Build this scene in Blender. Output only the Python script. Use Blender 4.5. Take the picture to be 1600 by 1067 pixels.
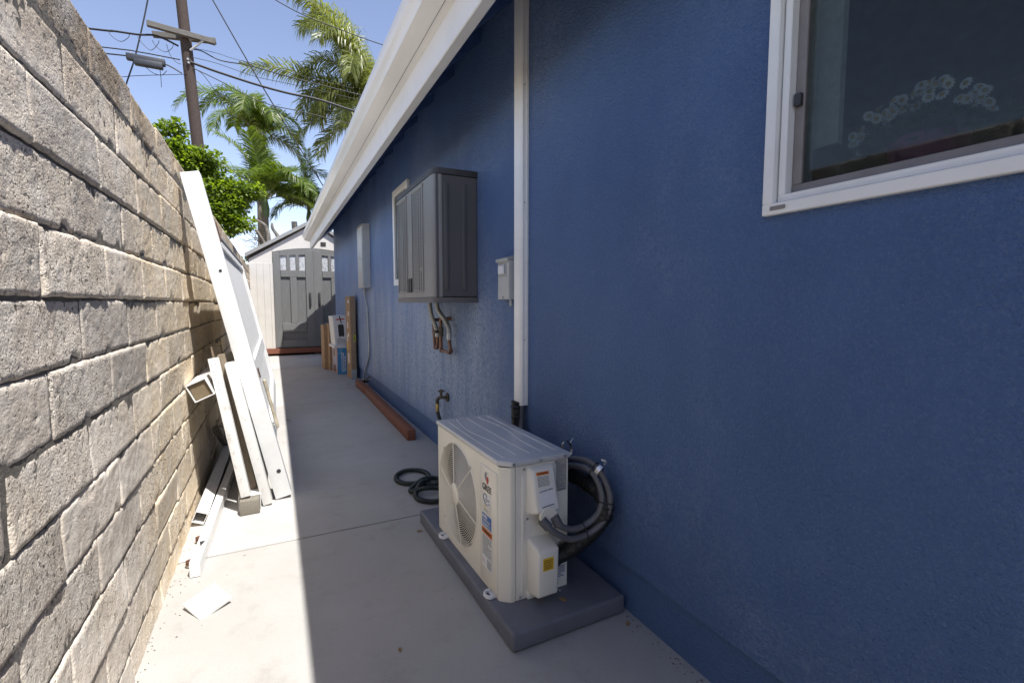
import bpy, bmesh, math, random
from math import radians, sin, cos, pi, sqrt, atan2
from mathutils import Vector, Matrix, noise, Quaternion

for _o in list(bpy.data.objects):
    bpy.data.objects.remove(_o)
sc = bpy.context.scene
C = sc.collection
RND = random.Random(7)

# ------------------------------------------------------------------ camera
CAM_H = 1.145
YAW, PITCH = radians(26.52), radians(4.643)
R_ = Vector((cos(YAW), -sin(YAW), 0))
F_ = Vector((sin(YAW) * cos(PITCH), cos(YAW) * cos(PITCH), -sin(PITCH)))
U_ = R_.cross(F_)
cd = bpy.data.cameras.new('camera')
cd.sensor_width = 36
cd.lens = 36 * 745 / 1600
cd.clip_start = 0.02
cd.clip_end = 3000
cam = bpy.data.objects.new('camera', cd)
C.objects.link(cam)
cam.matrix_world = Matrix(((R_.x, U_.x, -F_.x, 0), (R_.y, U_.y, -F_.y, 0), (R_.z, U_.z, -F_.z, CAM_H), (0, 0, 0, 1)))
sc.camera = cam

# ------------------------------------------------------------------ world, sun, exposure
SUN_TO = Vector((1.0, -2.2, 4.95)).normalized()
w = bpy.data.worlds.new('World')
sc.world = w
w.use_nodes = True
nt = w.node_tree
nt.nodes.clear()
sky = nt.nodes.new('ShaderNodeTexSky')
sky.sky_type = 'NISHITA'
sky.sun_disc = False
sky.sun_elevation = math.asin(SUN_TO.z)
sky.sun_rotation = atan2(SUN_TO.x, SUN_TO.y)
sky.altitude = 30
sky.air_density = 0.75
sky.dust_density = 0.2
sky.ozone_density = 2.2
bg = nt.nodes.new('ShaderNodeBackground')
bg.inputs[1].default_value = 0.113
wo = nt.nodes.new('ShaderNodeOutputWorld')
wb = nt.nodes.new('ShaderNodeMixRGB')          # white balance of the whole sky
wb.blend_type = 'MULTIPLY'
wb.inputs[0].default_value = 1
wb.inputs[2].default_value = (1.17, .94, .84, 1)
nt.links.new(sky.outputs[0], wb.inputs[1])
nt.links.new(wb.outputs[0], bg.inputs[0])
nt.links.new(bg.outputs[0], wo.inputs[0])
sl = bpy.data.lights.new('sun', 'SUN')
sl.energy = 2.8
sl.angle = radians(0.53)
sl.color = (1.0, 0.975, 0.935)
so = bpy.data.objects.new('sun', sl)
C.objects.link(so)
so.location = (3, -6, 12)
so.rotation_euler = (-SUN_TO).to_track_quat('-Z', 'Y').to_euler()
sc.view_settings.view_transform = 'Standard'
sc.view_settings.look = 'None'
sc.view_settings.gamma = 1
sc.view_settings.exposure = 1.48
sc.view_settings.use_curve_mapping = False
sc.cycles.max_bounces = 8
sc.cycles.diffuse_bounces = 5
sc.cycles.transparent_max_bounces = 12
sc.cycles.caustics_reflective = False
sc.cycles.caustics_refractive = False
sc.cycles.use_denoising = True


# ------------------------------------------------------------------ materials
def L(nt, a, b):
    nt.links.new(a, b)


def pm(name, col, rough=0.6, var=0.12, vscale=6.0, bump=0.0, bscale=80.0, metal=0.0, spec=0.5, dist=0.004, coords='Object', stretch=(1, 1, 1), col2=None, lo=0.35, hi=0.65, island=0.0, objvar=0.0):
    m = bpy.data.materials.new(name)
    m.use_nodes = True
    n = m.node_tree
    b = n.nodes['Principled BSDF']
    b.inputs['Roughness'].default_value = rough
    b.inputs['Metallic'].default_value = metal
    b.inputs['Specular IOR Level'].default_value = spec
    if coords == 'World':
        tc = n.nodes.new('ShaderNodeNewGeometry')
        src = tc.outputs['Position']
    else:
        tc = n.nodes.new('ShaderNodeTexCoord')
        src = tc.outputs['Object']
    mp = n.nodes.new('ShaderNodeMapping')
    mp.inputs['Scale'].default_value = stretch
    L(n, src, mp.inputs[0])
    tx = n.nodes.new('ShaderNodeTexNoise')
    tx.inputs['Scale'].default_value = vscale
    tx.inputs['Detail'].default_value = 6
    tx.inputs['Roughness'].default_value = 0.62
    L(n, mp.outputs[0], tx.inputs[0])
    rp = n.nodes.new('ShaderNodeValToRGB')
    rp.color_ramp.elements[0].position = lo
    rp.color_ramp.elements[1].position = hi
    c2 = col2 if col2 else tuple(min(1, c * (1 + var)) for c in col)
    c1 = col if col2 else tuple(c * (1 - var) for c in col)
    rp.color_ramp.elements[0].color = (*c1, 1)
    rp.color_ramp.elements[1].color = (*c2, 1)
    L(n, tx.outputs[0], rp.inputs[0])
    out = rp.outputs[0]
    for amt, kind in ((island, 'Random Per Island'), (objvar, 'Random')):
        if amt <= 0:
            continue
        g = n.nodes.new('ShaderNodeNewGeometry' if kind != 'Random' else 'ShaderNodeObjectInfo')
        mr = n.nodes.new('ShaderNodeMapRange')
        mr.inputs[3].default_value = 1 - amt
        mr.inputs[4].default_value = 1 + amt
        L(n, g.outputs[kind], mr.inputs[0])
        mx = n.nodes.new('ShaderNodeVectorMath')
        mx.operation = 'SCALE'
        L(n, out, mx.inputs[0])
        L(n, mr.outputs[0], mx.inputs['Scale'])
        out = mx.outputs[0]
    L(n, out, b.inputs['Base Color'])
    if bump > 0:
        t2 = n.nodes.new('ShaderNodeTexNoise')
        t2.inputs['Scale'].default_value = bscale
        t2.inputs['Detail'].default_value = 5
        t2.inputs['Roughness'].default_value = 0.65
        L(n, mp.outputs[0], t2.inputs[0])
        bp = n.nodes.new('ShaderNodeBump')
        bp.inputs['Strength'].default_value = bump
        bp.inputs['Distance'].default_value = dist
        L(n, t2.outputs[0], bp.inputs['Height'])
        L(n, bp.outputs[0], b.inputs['Normal'])
    m['_out'] = 1
    return m


def leaf_mat(name, col, trans=0.35, var=0.35):
    m = bpy.data.materials.new(name)
    m.use_nodes = True
    n = m.node_tree
    b = n.nodes['Principled BSDF']
    b.inputs['Roughness'].default_value = 0.38
    b.inputs['Specular IOR Level'].default_value = 0.45
    g = n.nodes.new('ShaderNodeNewGeometry')
    rp = n.nodes.new('ShaderNodeValToRGB')
    rp.color_ramp.elements[0].color = (col[0] * (1 - var), col[1] * (1 - var), col[2] * (1 - var), 1)
    rp.color_ramp.elements[1].color = (col[0] * (1 + var * 1.5), col[1] * (1 + var), col[2] * (1 + var * .5), 1)
    L(n, g.outputs['Random Per Island'], rp.inputs[0])
    L(n, rp.outputs[0], b.inputs['Base Color'])
    t = n.nodes.new('ShaderNodeBsdfTranslucent')
    sc_ = n.nodes.new('ShaderNodeMixRGB')
    sc_.blend_type = 'MULTIPLY'
    sc_.inputs[0].default_value = 1
    sc_.inputs[2].default_value = (1.9, 1.9, 0.7, 1)
    L(n, rp.outputs[0], sc_.inputs[1])
    L(n, sc_.outputs[0], t.inputs[0])
    mx = n.nodes.new('ShaderNodeMixShader')
    mx.inputs[0].default_value = trans
    L(n, b.outputs[0], mx.inputs[1])
    L(n, t.outputs[0], mx.inputs[2])
    L(n, mx.outputs[0], n.nodes['Material Output'].inputs[0])
    return m


def concrete_mat():
    m = pm('concrete_grey', (0.43, 0.425, 0.41), 0.85, bump=0.35, bscale=140, dist=0.002, coords='World', spec=0.3)
    n = m.node_tree
    b = n.nodes['Principled BSDF']
    geo = n.nodes.new('ShaderNodeNewGeometry')

    def noise_(scale, detail=5, rough=.6):
        t = n.nodes.new('ShaderNodeTexNoise')
        t.inputs['Scale'].default_value = scale
        t.inputs['Detail'].default_value = detail
        t.inputs['Roughness'].default_value = rough
        L(n, geo.outputs['Position'], t.inputs[0])
        return t.outputs[0]

    def ramp(src, p0, c0, p1, c1):
        r = n.nodes.new('ShaderNodeValToRGB')
        r.color_ramp.elements[0].position = p0
        r.color_ramp.elements[1].position = p1
        r.color_ramp.elements[0].color = (*c0, 1)
        r.color_ramp.elements[1].color = (*c1, 1)
        L(n, src, r.inputs[0])
        return r.outputs[0]

    def mul(a, b_):
        x = n.nodes.new('ShaderNodeMixRGB')
        x.blend_type = 'MULTIPLY'
        x.inputs[0].default_value = 1
        L(n, a, x.inputs[1])
        L(n, b_, x.inputs[2])
        return x.outputs[0]
    base = ramp(noise_(1.6, 7, .65), .3, (.405, .39, .365), .7, (.475, .46, .435))
    speck = ramp(noise_(260, 2), .25, (.72, .71, .70), .45, (1, 1, 1))
    stain = ramp(noise_(5.5, 5, .7), .30, (.88, .865, .845), .46, (1, 1, 1))
    spots = ramp(noise_(23, 3, .55), .215, (.5, .47, .43), .265, (1, 1, 1))
    L(n, mul(mul(mul(base, speck), stain), spots), b.inputs['Base Color'])
    return m


def stucco_mat(name, streaks=True):
    m = bpy.data.materials.new(name)
    m.use_nodes = True
    n = m.node_tree
    b = n.nodes['Principled BSDF']
    b.inputs['Roughness'].default_value = 0.48
    b.inputs['Specular IOR Level'].default_value = 0.5
    geo = n.nodes.new('ShaderNodeNewGeometry')
    pos = geo.outputs['Position']

    def noise_(scale, stretch=None, detail=4, rough=.6):
        t = n.nodes.new('ShaderNodeTexNoise')
        t.inputs['Scale'].default_value = scale
        t.inputs['Detail'].default_value = detail
        t.inputs['Roughness'].default_value = rough
        if stretch:
            mp = n.nodes.new('ShaderNodeMapping')
            mp.inputs['Scale'].default_value = stretch
            L(n, pos, mp.inputs[0])
            L(n, mp.outputs[0], t.inputs[0])
        else:
            L(n, pos, t.inputs[0])
        return t.outputs[0]

    def math_(op, a, b_=None, c=None, clamp=False):
        x = n.nodes.new('ShaderNodeMath')
        x.operation = op
        x.use_clamp = clamp
        for i, v in enumerate((a, b_, c)):
            if v is None:
                continue
            if hasattr(v, 'links'):
                L(n, v, x.inputs[i])
            else:
                x.inputs[i].default_value = v
        return x.outputs[0]

    def smooth(src, a, bb):
        mr = n.nodes.new('ShaderNodeMapRange')
        mr.interpolation_type = 'SMOOTHSTEP'
        mr.inputs[1].default_value = a
        mr.inputs[2].default_value = bb
        L(n, src, mr.inputs[0])
        return mr.outputs[0]
    rp = n.nodes.new('ShaderNodeValToRGB')
    rp.color_ramp.elements[0].position = .3
    rp.color_ramp.elements[1].position = .7
    rp.color_ramp.elements[0].color = (0.060, 0.120, 0.275, 1)
    rp.color_ramp.elements[1].color = (0.080, 0.158, 0.340, 1)
    L(n, noise_(2.2, (1, 1, .5)), rp.inputs[0])
    col = rp.outputs[0]
    # paler, mottled blue blended in along the far half of the wall
    sep0 = n.nodes.new('ShaderNodeSeparateXYZ')
    L(n, pos, sep0.inputs[0])
    if streaks:
        fd = math_('MULTIPLY', smooth(sep0.outputs[1], 2.1, 5.0), math_('ADD', smooth(noise_(1.7, (1, 1, .4), 5, .65), .25, .75), .25, clamp=True))
        fx = n.nodes.new('ShaderNodeMixRGB')
        fx.inputs[2].default_value = (0.135, 0.245, 0.52, 1)
        L(n, math_('MULTIPLY', fd, .75), fx.inputs[0])
        L(n, col, fx.inputs[1])
        col = fx.outputs[0]
    # worn, chalky vertical streaks on the lower wall beyond the downpipe
    sep = n.nodes.new('ShaderNodeSeparateXYZ')
    L(n, pos, sep.inputs[0])
    if streaks:
        env = math_('MULTIPLY', smooth(sep.outputs[1], 2.0, 3.0), smooth(sep.outputs[1], 9.5, 5.5))
        env = math_('MULTIPLY', env, smooth(sep.outputs[2], 1.75, .95))
        env = math_('MULTIPLY', env, smooth(sep.outputs[2], .05, .35))
        st = math_('MULTIPLY', smooth(noise_(4.2, (1, 1, .22), 5, .65), .22, .66), smooth(noise_(60, (1, 1, .7), 3), .30, .56))
        chalk_glints = math_('MULTIPLY', math_('MULTIPLY', env, st), 0.98)
        fa = math_('ADD', math_('MULTIPLY', smooth(noise_(1.1, None, 4), .42, .70), smooth(noise_(80, None, 3), .35, .62)), math_('MULTIPLY', smooth(noise_(150, None, 3, .65), .48, .68), .30))  # faint pale patches, plus fine specks painting glints of the rough stucco
        chalk_glints = math_('ADD', chalk_glints, math_('MULTIPLY', fa, 0.36), clamp=True)
        mx = n.nodes.new('ShaderNodeMixRGB')
        mx.inputs[2].default_value = (0.36, 0.43, 0.56, 1)
        L(n, chalk_glints, mx.inputs[0])
        L(n, col, mx.inputs[1])
        col = mx.outputs[0]
    L(n, col, b.inputs['Base Color'])
    h = math_('ADD', noise_(135, None, 3, .5), math_('MULTIPLY', noise_(300, None, 2, .5), .6))
    h = math_('ADD', h, math_('MULTIPLY', noise_(14, None, 2), .35))
    bp = n.nodes.new('ShaderNodeBump')
    bp.inputs['Strength'].default_value = 1.0
    bp.inputs['Distance'].default_value = 0.0085
    L(n, h, bp.inputs['Height'])
    L(n, bp.outputs[0], b.inputs['Normal'])
    return m


def block_mat(name):
    m = bpy.data.materials.new(name)
    m.use_nodes = True
    n = m.node_tree
    b = n.nodes['Principled BSDF']
    b.inputs['Roughness'].default_value = 0.95
    b.inputs['Specular IOR Level'].default_value = 0.15
    geo = n.nodes.new('ShaderNodeNewGeometry')
    pos = geo.outputs['Position']
    oi = n.nodes.new('ShaderNodeObjectInfo')
    sep = n.nodes.new('ShaderNodeSeparateXYZ')
    L(n, pos, sep.inputs[0])

    def noise_(scale, detail=4, rough=.6):
        t = n.nodes.new('ShaderNodeTexNoise')
        t.inputs['Scale'].default_value = scale
        t.inputs['Detail'].default_value = detail
        t.inputs['Roughness'].default_value = rough
        L(n, pos, t.inputs[0])
        return t.outputs[0]

    def mixc(f, a, c, mode='MIX'):
        x = n.nodes.new('ShaderNodeMixRGB')
        x.blend_type = mode
        for i, v in ((0, f), (1, a), (2, c)):
            if isinstance(v, tuple):
                x.inputs[i].default_value = (*v, 1)
            elif isinstance(v, (int, float)):
                x.inputs[i].default_value = v
            else:
                L(n, v, x.inputs[i])
        return x.outputs[0]

    def rng(src, a, bb, c=0., d=1.):
        mr = n.nodes.new('ShaderNodeMapRange')
        mr.interpolation_type = 'SMOOTHSTEP'
        for i, v in ((1, a), (2, bb), (3, c), (4, d)):
            mr.inputs[i].default_value = v
        L(n, src, mr.inputs[0])
        return mr.outputs[0]

    def ad(a, bb, op='ADD', clamp=False):
        x = n.nodes.new('ShaderNodeMath')
        x.operation = op
        x.use_clamp = clamp
        for i, v in enumerate((a, bb)):
            if isinstance(v, (int, float)):
                x.inputs[i].default_value = v
            else:
                L(n, v, x.inputs[i])
        return x.outputs[0]
    grey = mixc(rng(noise_(13), .3, .7), (.69, .60, .505), (.785, .715, .625))
    tan = mixc(rng(noise_(9), .3, .7), (.74, .60, .42), (.82, .71, .56))
    k = ad(ad(rng(sep.outputs[1], 1.75, 2.35), ad(ad(noise_(3.0), -.5), 1.5, 'MULTIPLY')), ad(ad(oi.outputs['Random'], -.5), .55, 'MULTIPLY'), clamp=True)
    col = mixc(k, grey, tan)
    top = ad(rng(sep.outputs[2], 1.60, 1.86), rng(noise_(4.0), .4, .62), 'MULTIPLY')
    col = mixc(ad(top, .6, 'MULTIPLY'), col, (.34, .23, .12))
    agg_pit_shade = ad(rng(noise_(170, 4, .8), .30, .70, .58, 1.28), rng(noise_(78, 2, .5), .33, .40, .40, 1.0), 'MULTIPLY')  # aggregate grain, times dark specks painting the shade inside the pits
    x = n.nodes.new('ShaderNodeVectorMath')
    x.operation = 'SCALE'
    L(n, col, x.inputs[0])
    rnd2 = n.nodes.new('ShaderNodeTexWhiteNoise')
    rnd2.noise_dimensions = '1D'
    L(n, oi.outputs['Random'], rnd2.inputs['W'])
    rough = ad(rng(rnd2.outputs[0], 0, 1, .35, 1.1), rng(noise_(5.0, 3), .35, .65, .55, 1.2), 'MULTIPLY')
    agg_pit_shade = ad(ad(ad(agg_pit_shade, -1.0), rough, 'MULTIPLY'), 1.0)
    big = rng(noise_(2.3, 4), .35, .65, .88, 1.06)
    L(n, ad(ad(agg_pit_shade, rng(oi.outputs['Random'], 0, 1, .84, 1.10), 'MULTIPLY'), big, 'MULTIPLY'), x.inputs['Scale'])
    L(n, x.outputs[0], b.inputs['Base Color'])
    vo = n.nodes.new('ShaderNodeTexVoronoi')
    vo.inputs['Scale'].default_value = 150
    L(n, pos, vo.inputs[0])
    pit = rng(noise_(78, 2, .5), .32, .43)
    h = ad(ad(noise_(180, 4, .7), 1.0, 'MULTIPLY'), ad(vo.outputs[0], .35, 'MULTIPLY'))
    h = ad(ad(h, ad(pit, .55, 'MULTIPLY')), rough, 'MULTIPLY')
    bp = n.nodes.new('ShaderNodeBump')
    bp.inputs['Strength'].default_value = 0.8
    bp.inputs['Distance'].default_value = 0.0055
    L(n, h, bp.inputs['Height'])
    L(n, bp.outputs[0], b.inputs['Normal'])
    return m


def wood_mat(name, c1, c2, axis=(1, 1, 1), rough=.75, scale=14):
    return pm(name, c1, rough, col2=c2, vscale=scale, stretch=axis, bump=.3, bscale=scale * 3, dist=.002, lo=.3, hi=.7)


def glass_mat(name, tint=(.75, .8, .8)):
    m = bpy.data.materials.new(name)
    m.use_nodes = True
    n = m.node_tree
    n.nodes.clear()
    o = n.nodes.new('ShaderNodeOutputMaterial')
    tr = n.nodes.new('ShaderNodeBsdfTransparent')
    tr.inputs[0].default_value = (*tint, 1)
    gl = n.nodes.new('ShaderNodeBsdfGlossy')
    gl.inputs['Roughness'].default_value = 0.0
    gl.inputs['Color'].default_value = (.9, .93, .88, 1)
    tcn = n.nodes.new('ShaderNodeTexCoord')
    nz = n.nodes.new('ShaderNodeTexNoise')
    nz.inputs['Scale'].default_value = 3
    L(n, tcn.outputs['Object'], nz.inputs[0])
    bp = n.nodes.new('ShaderNodeBump')
    bp.inputs['Strength'].default_value = .006
    bp.inputs['Distance'].default_value = .02
    L(n, nz.outputs[0], bp.inputs['Height'])
    fr = n.nodes.new('ShaderNodeFresnel')
    gb = n.nodes.new('ShaderNodeNewGeometry')       # same reflectance on both faces of the pane
    mi = n.nodes.new('ShaderNodeMapRange')
    mi.inputs[3].default_value = 1.6
    mi.inputs[4].default_value = 1 / 1.6
    L(n, gb.outputs['Backfacing'], mi.inputs[0])
    L(n, mi.outputs[0], fr.inputs[0])
    mx = n.nodes.new('ShaderNodeMixShader')
    L(n, fr.outputs[0], mx.inputs[0])
    L(n, tr.outputs[0], mx.inputs[1])
    L(n, gl.outputs[0], mx.inputs[2])
    L(n, mx.outputs[0], o.inputs[0])
    return m


def screen_mat(name):
    m = bpy.data.materials.new(name)
    m.use_nodes = True
    n = m.node_tree
    n.nodes.clear()
    o = n.nodes.new('ShaderNodeOutputMaterial')
    tr = n.nodes.new('ShaderNodeBsdfTransparent')
    df = n.nodes.new('ShaderNodeBsdfDiffuse')
    df.inputs[0].default_value = (.035, .037, .04, 1)
    tcn = n.nodes.new('ShaderNodeTexCoord')
    nz = n.nodes.new('ShaderNodeTexNoise')
    nz.inputs['Scale'].default_value = 60
    L(n, tcn.outputs['Object'], nz.inputs[0])
    mr = n.nodes.new('ShaderNodeMapRange')
    mr.inputs[3].default_value = .12
    mr.inputs[4].default_value = .22
    L(n, nz.outputs[0], mr.inputs[0])
    mx = n.nodes.new('ShaderNodeMixShader')
    L(n, mr.outputs[0], mx.inputs[0])
    L(n, tr.outputs[0], mx.inputs[1])
    L(n, df.outputs[0], mx.inputs[2])
    L(n, mx.outputs[0], o.inputs[0])
    return m


M = {}
M['concrete'] = concrete_mat()
M['soil'] = pm('dry_soil', (.22, .17, .12), .95, .3, 3, .6, 30, coords='World')
M['stucco'] = stucco_mat('blue_stucco')
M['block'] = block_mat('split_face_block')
M['mortar'] = pm('mortar_dark', (.15, .135, .115), .95, .3, 20, .8, 120, coords='World')
M['trim'] = pm('white_trim_paint', (.83, .825, .80), .42, .05, 5, .1, 60, col2=(.76, .755, .73), lo=.45, hi=.75)
M['gutter'] = pm('white_gutter_metal', (.84, .83, .80), .32, .06, 4, .06, 9, stretch=(1, .25, 1), spec=.5)
M['bluetrim'] = pm('blue_eave_paint', (.05, .10, .25), .55, .2, 8, .3, 60, coords='World')
M['shingle'] = pm('roof_shingle', (.16, .15, .15), .9, .3, 8, .5, 60, coords='World')
M['vinyl'] = pm('white_vinyl', (.80, .80, .785), .38, .04, 7, .05, 30, col2=(.70, .695, .675), lo=.45, hi=.8)
M['vinyldirty'] = pm('scuffed_white_vinyl', (.48, .455, .41), .5, .1, 30, .1, 50, col2=(.72, .71, .685), lo=.30, hi=.44, stretch=(1, 1, .5))
M['taupe'] = pm('taupe_screen_frame', (.235, .215, .205), .5, .08, 30, .1, 200)
M['glass'] = glass_mat('window_glass')
M['screen'] = screen_mat('insect_screen')
M['interior'] = pm('room_wall', (.22, .23, .23), .9, .1, 3)
M['darkwood'] = wood_mat('dark_wood', (.07, .045, .025), (.13, .085, .05), (8, 1, 8))
M['cream'] = pm('cream_enamel', (.80, .76, .655), .25, .03, 3, .03, 14, spec=.55)
M['creamd'] = pm('cream_enamel_side', (.76, .73, .65), .32, .03, 3, .03, 14, spec=.5)
M['actop'] = pm('grey_enamel_top', (.60, .605, .61), .28, .05, 5, .03, 30, col2=(.52, .525, .53))
M['acin'] = pm('dark_fan_bay', (.022, .021, .019), .7, .2, 8)
M['blade'] = pm('grey_fan_blade', (.06, .058, .054), .5, .1, 8)
M['pad'] = pm('grey_plastic_pad', (.128, .134, .160), .5, .10, 9, .12, 160, coords='World')
M['heater'] = pm('warm_grey_plastic', (.215, .21, .202), .42, .06, 5, .08, 200)
M['heaterside'] = pm('dark_grey_plastic', (.105, .10, .102), .5, .06, 5, .08, 200)
M['heatertop'] = pm('charcoal_plastic', (.035, .035, .038), .5, .1, 9, .1, 120)
M['black'] = pm('black_rubber', (.014, .014, .015), .45, .2, 30, .3, 120)
M['blackfoam'] = pm('black_foam_tape', (.010, .010, .010), .5, .3, 14, .8, 45, dist=.008)
M['hose'] = pm('dark_green_hose', (.018, .026, .025), .4, .2, 20, .1, 80)
M['conduit'] = pm('grey_pvc_conduit', (.105, .105, .115), .45, .06, 14, .05, 60)
M['galv'] = pm('galvanised_grey', (.42, .43, .43), .42, .08, 12, .05, 40, metal=.35)
M['greybox'] = pm('grey_painted_steel', (.47, .475, .465), .42, .06, 9, .05, 50)
M['copper'] = pm('copper_pipe', (.24, .115, .07), .45, .3, 25, .1, 90, metal=.6, col2=(.16, .10, .075))
M['brass'] = pm('brass_fitting', (.55, .38, .14), .35, .2, 40, 0, metal=.8)
M['bronze'] = pm('weathered_bronze', (.10, .085, .065), .5, .3, 60, .3, 150, metal=.6)
M['steelflex'] = pm('braided_steel', (.33, .33, .31), .4, .15, 120, .4, 400, metal=.6)
M['redwood'] = wood_mat('red_stained_wood', (.16, .055, .032), (.25, .095, .055), (10, 1.2, 10))
M['oldwood'] = wood_mat('weathered_grey_wood', (.13, .115, .09), (.27, .245, .205), (26, 8, 26), .9)
M['polewood'] = wood_mat('tarred_pole_wood', (.034, .023, .018), (.085, .060, .048), (22, 22, 1.2), .9, 9)
M['armwood'] = wood_mat('grey_crossarm_wood', (.085, .08, .07), (.19, .18, .16), (1.5, 20, 20), .9, 9)
M['brownboard'] = wood_mat('brown_board', (.14, .11, .075), (.24, .19, .135), (10, 10, 1.5), .85)
M['cardboard'] = pm('cardboard', (.36, .235, .135), .85, .1, 12, .15, 90)
M['cardside'] = pm('cardboard_tape', (.30, .215, .14), .55, .1, 12, .1, 90)
M['paper'] = pm('white_print', (.72, .72, .73), .5, .04, 10)
M['ink'] = pm('black_print', (.03, .03, .035), .5, .1, 10)
M['inkgrey'] = pm('grey_print', (.20, .20, .21), .5, .1, 10)
M['navy'] = pm('navy_print', (.03, .035, .12), .5, .1, 10)
M['red'] = pm('red_print', (.50, .05, .04), .5, .1, 10)
M['orange'] = pm('orange_print', (.72, .20, .03), .5, .05, 10)
M['yellow'] = pm('yellow_print', (.75, .50, .02), .5, .05, 10)
M['lime'] = pm('lime_print', (.65, .68, .03), .5, .05, 10)
M['blueprint'] = pm('blue_print', (.05, .13, .36), .5, .08, 12)
M['greyplate'] = pm('grey_plate_print', (.36, .35, .33), .45, .05, 10)
M['toyblue'] = pm('toy_box_blue', (.05, .24, .50), .45, .1, 12, col2=(.17, .42, .62), lo=.5, hi=.7)
M['toypink'] = pm('toy_box_pink', (.50, .26, .22), .5, .2, 9, col2=(.30, .40, .55), lo=.48, hi=.52)
M['brownprint'] = pm('brown_print', (.16, .05, .04), .5, .1, 10)
M['shedwall'] = pm('shed_cream_plastic', (.63, .60, .55), .6, .04, 5, .1, 60)
M['sheddoor'] = pm('shed_grey_plastic', (.165, .165, .16), .6, .07, 6, .25, 60, stretch=(8, 8, 1))
M['shedpanel'] = pm('shed_door_panel', (.150, .150, .147), .6, .08, 6, .3, 60, stretch=(8, 8, 1))
M['shedroof'] = pm('shed_roof_grey', (.30, .30, .29), .65, .08, 8, .1, 60)
M['frost'] = pm('frosted_pane', (.34, .35, .36), .3, .15, 26, .2, 60, col2=(.52, .53, .55), lo=.42, hi=.5)
M['screwm'] = pm('steel_screw', (.45, .45, .44), .35, .1, 40, metal=.8)
M['zip'] = pm('black_nylon', (.012, .012, .013), .45, .1, 40)
M['foil'] = pm('bright_foil', (.8, .8, .8), .18, .1, 60, .8, 90, metal=1.0)
M['cable'] = pm('black_cable', (.012, .012, .016), .6, .2, 10)
M['enclosure'] = pm('grey_enclosure', (.03, .034, .042), .6, .1, 10)
M['leaf'] = leaf_mat('broad_leaf', (.135, .215, .032), .45, .5)
M['palm'] = leaf_mat('king_palm_leaf', (.095, .155, .03), .38, .45)
M['queen'] = leaf_mat('queen_palm_leaf', (.15, .19, .065), .38, .45)
M['hedge'] = leaf_mat('hedge_leaf', (.07, .14, .02), .35)
M['rachis'] = pm('palm_rachis', (.20, .21, .07), .5, .2, 10)
M['shaft'] = pm('palm_crown_shaft', (.12, .17, .06), .5, .2, 6)
M['trunk'] = pm('palm_trunk', (.20, .17, .13), .9, .3, 9, .6, 20, stretch=(1, 1, 6))
M['bark'] = pm('grey_bark', (.17, .15, .125), .95, .3, 14, .8, 30)
M['dryleaf'] = pm('dry_leaf', (.30, .19, .09), .8, .3, 60, .2, 60)
M['purple'] = pm('magenta_pot', (.30, .04, .18), .5, .2, 9)
M['petal'] = pm('white_petal', (.78, .78, .76), .6, .05, 40)
M['pollen'] = pm('yellow_centre', (.45, .30, .03), .7, .1, 40)
M['greenstem'] = leaf_mat('flower_foliage', (.03, .07, .03), .2)


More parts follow.
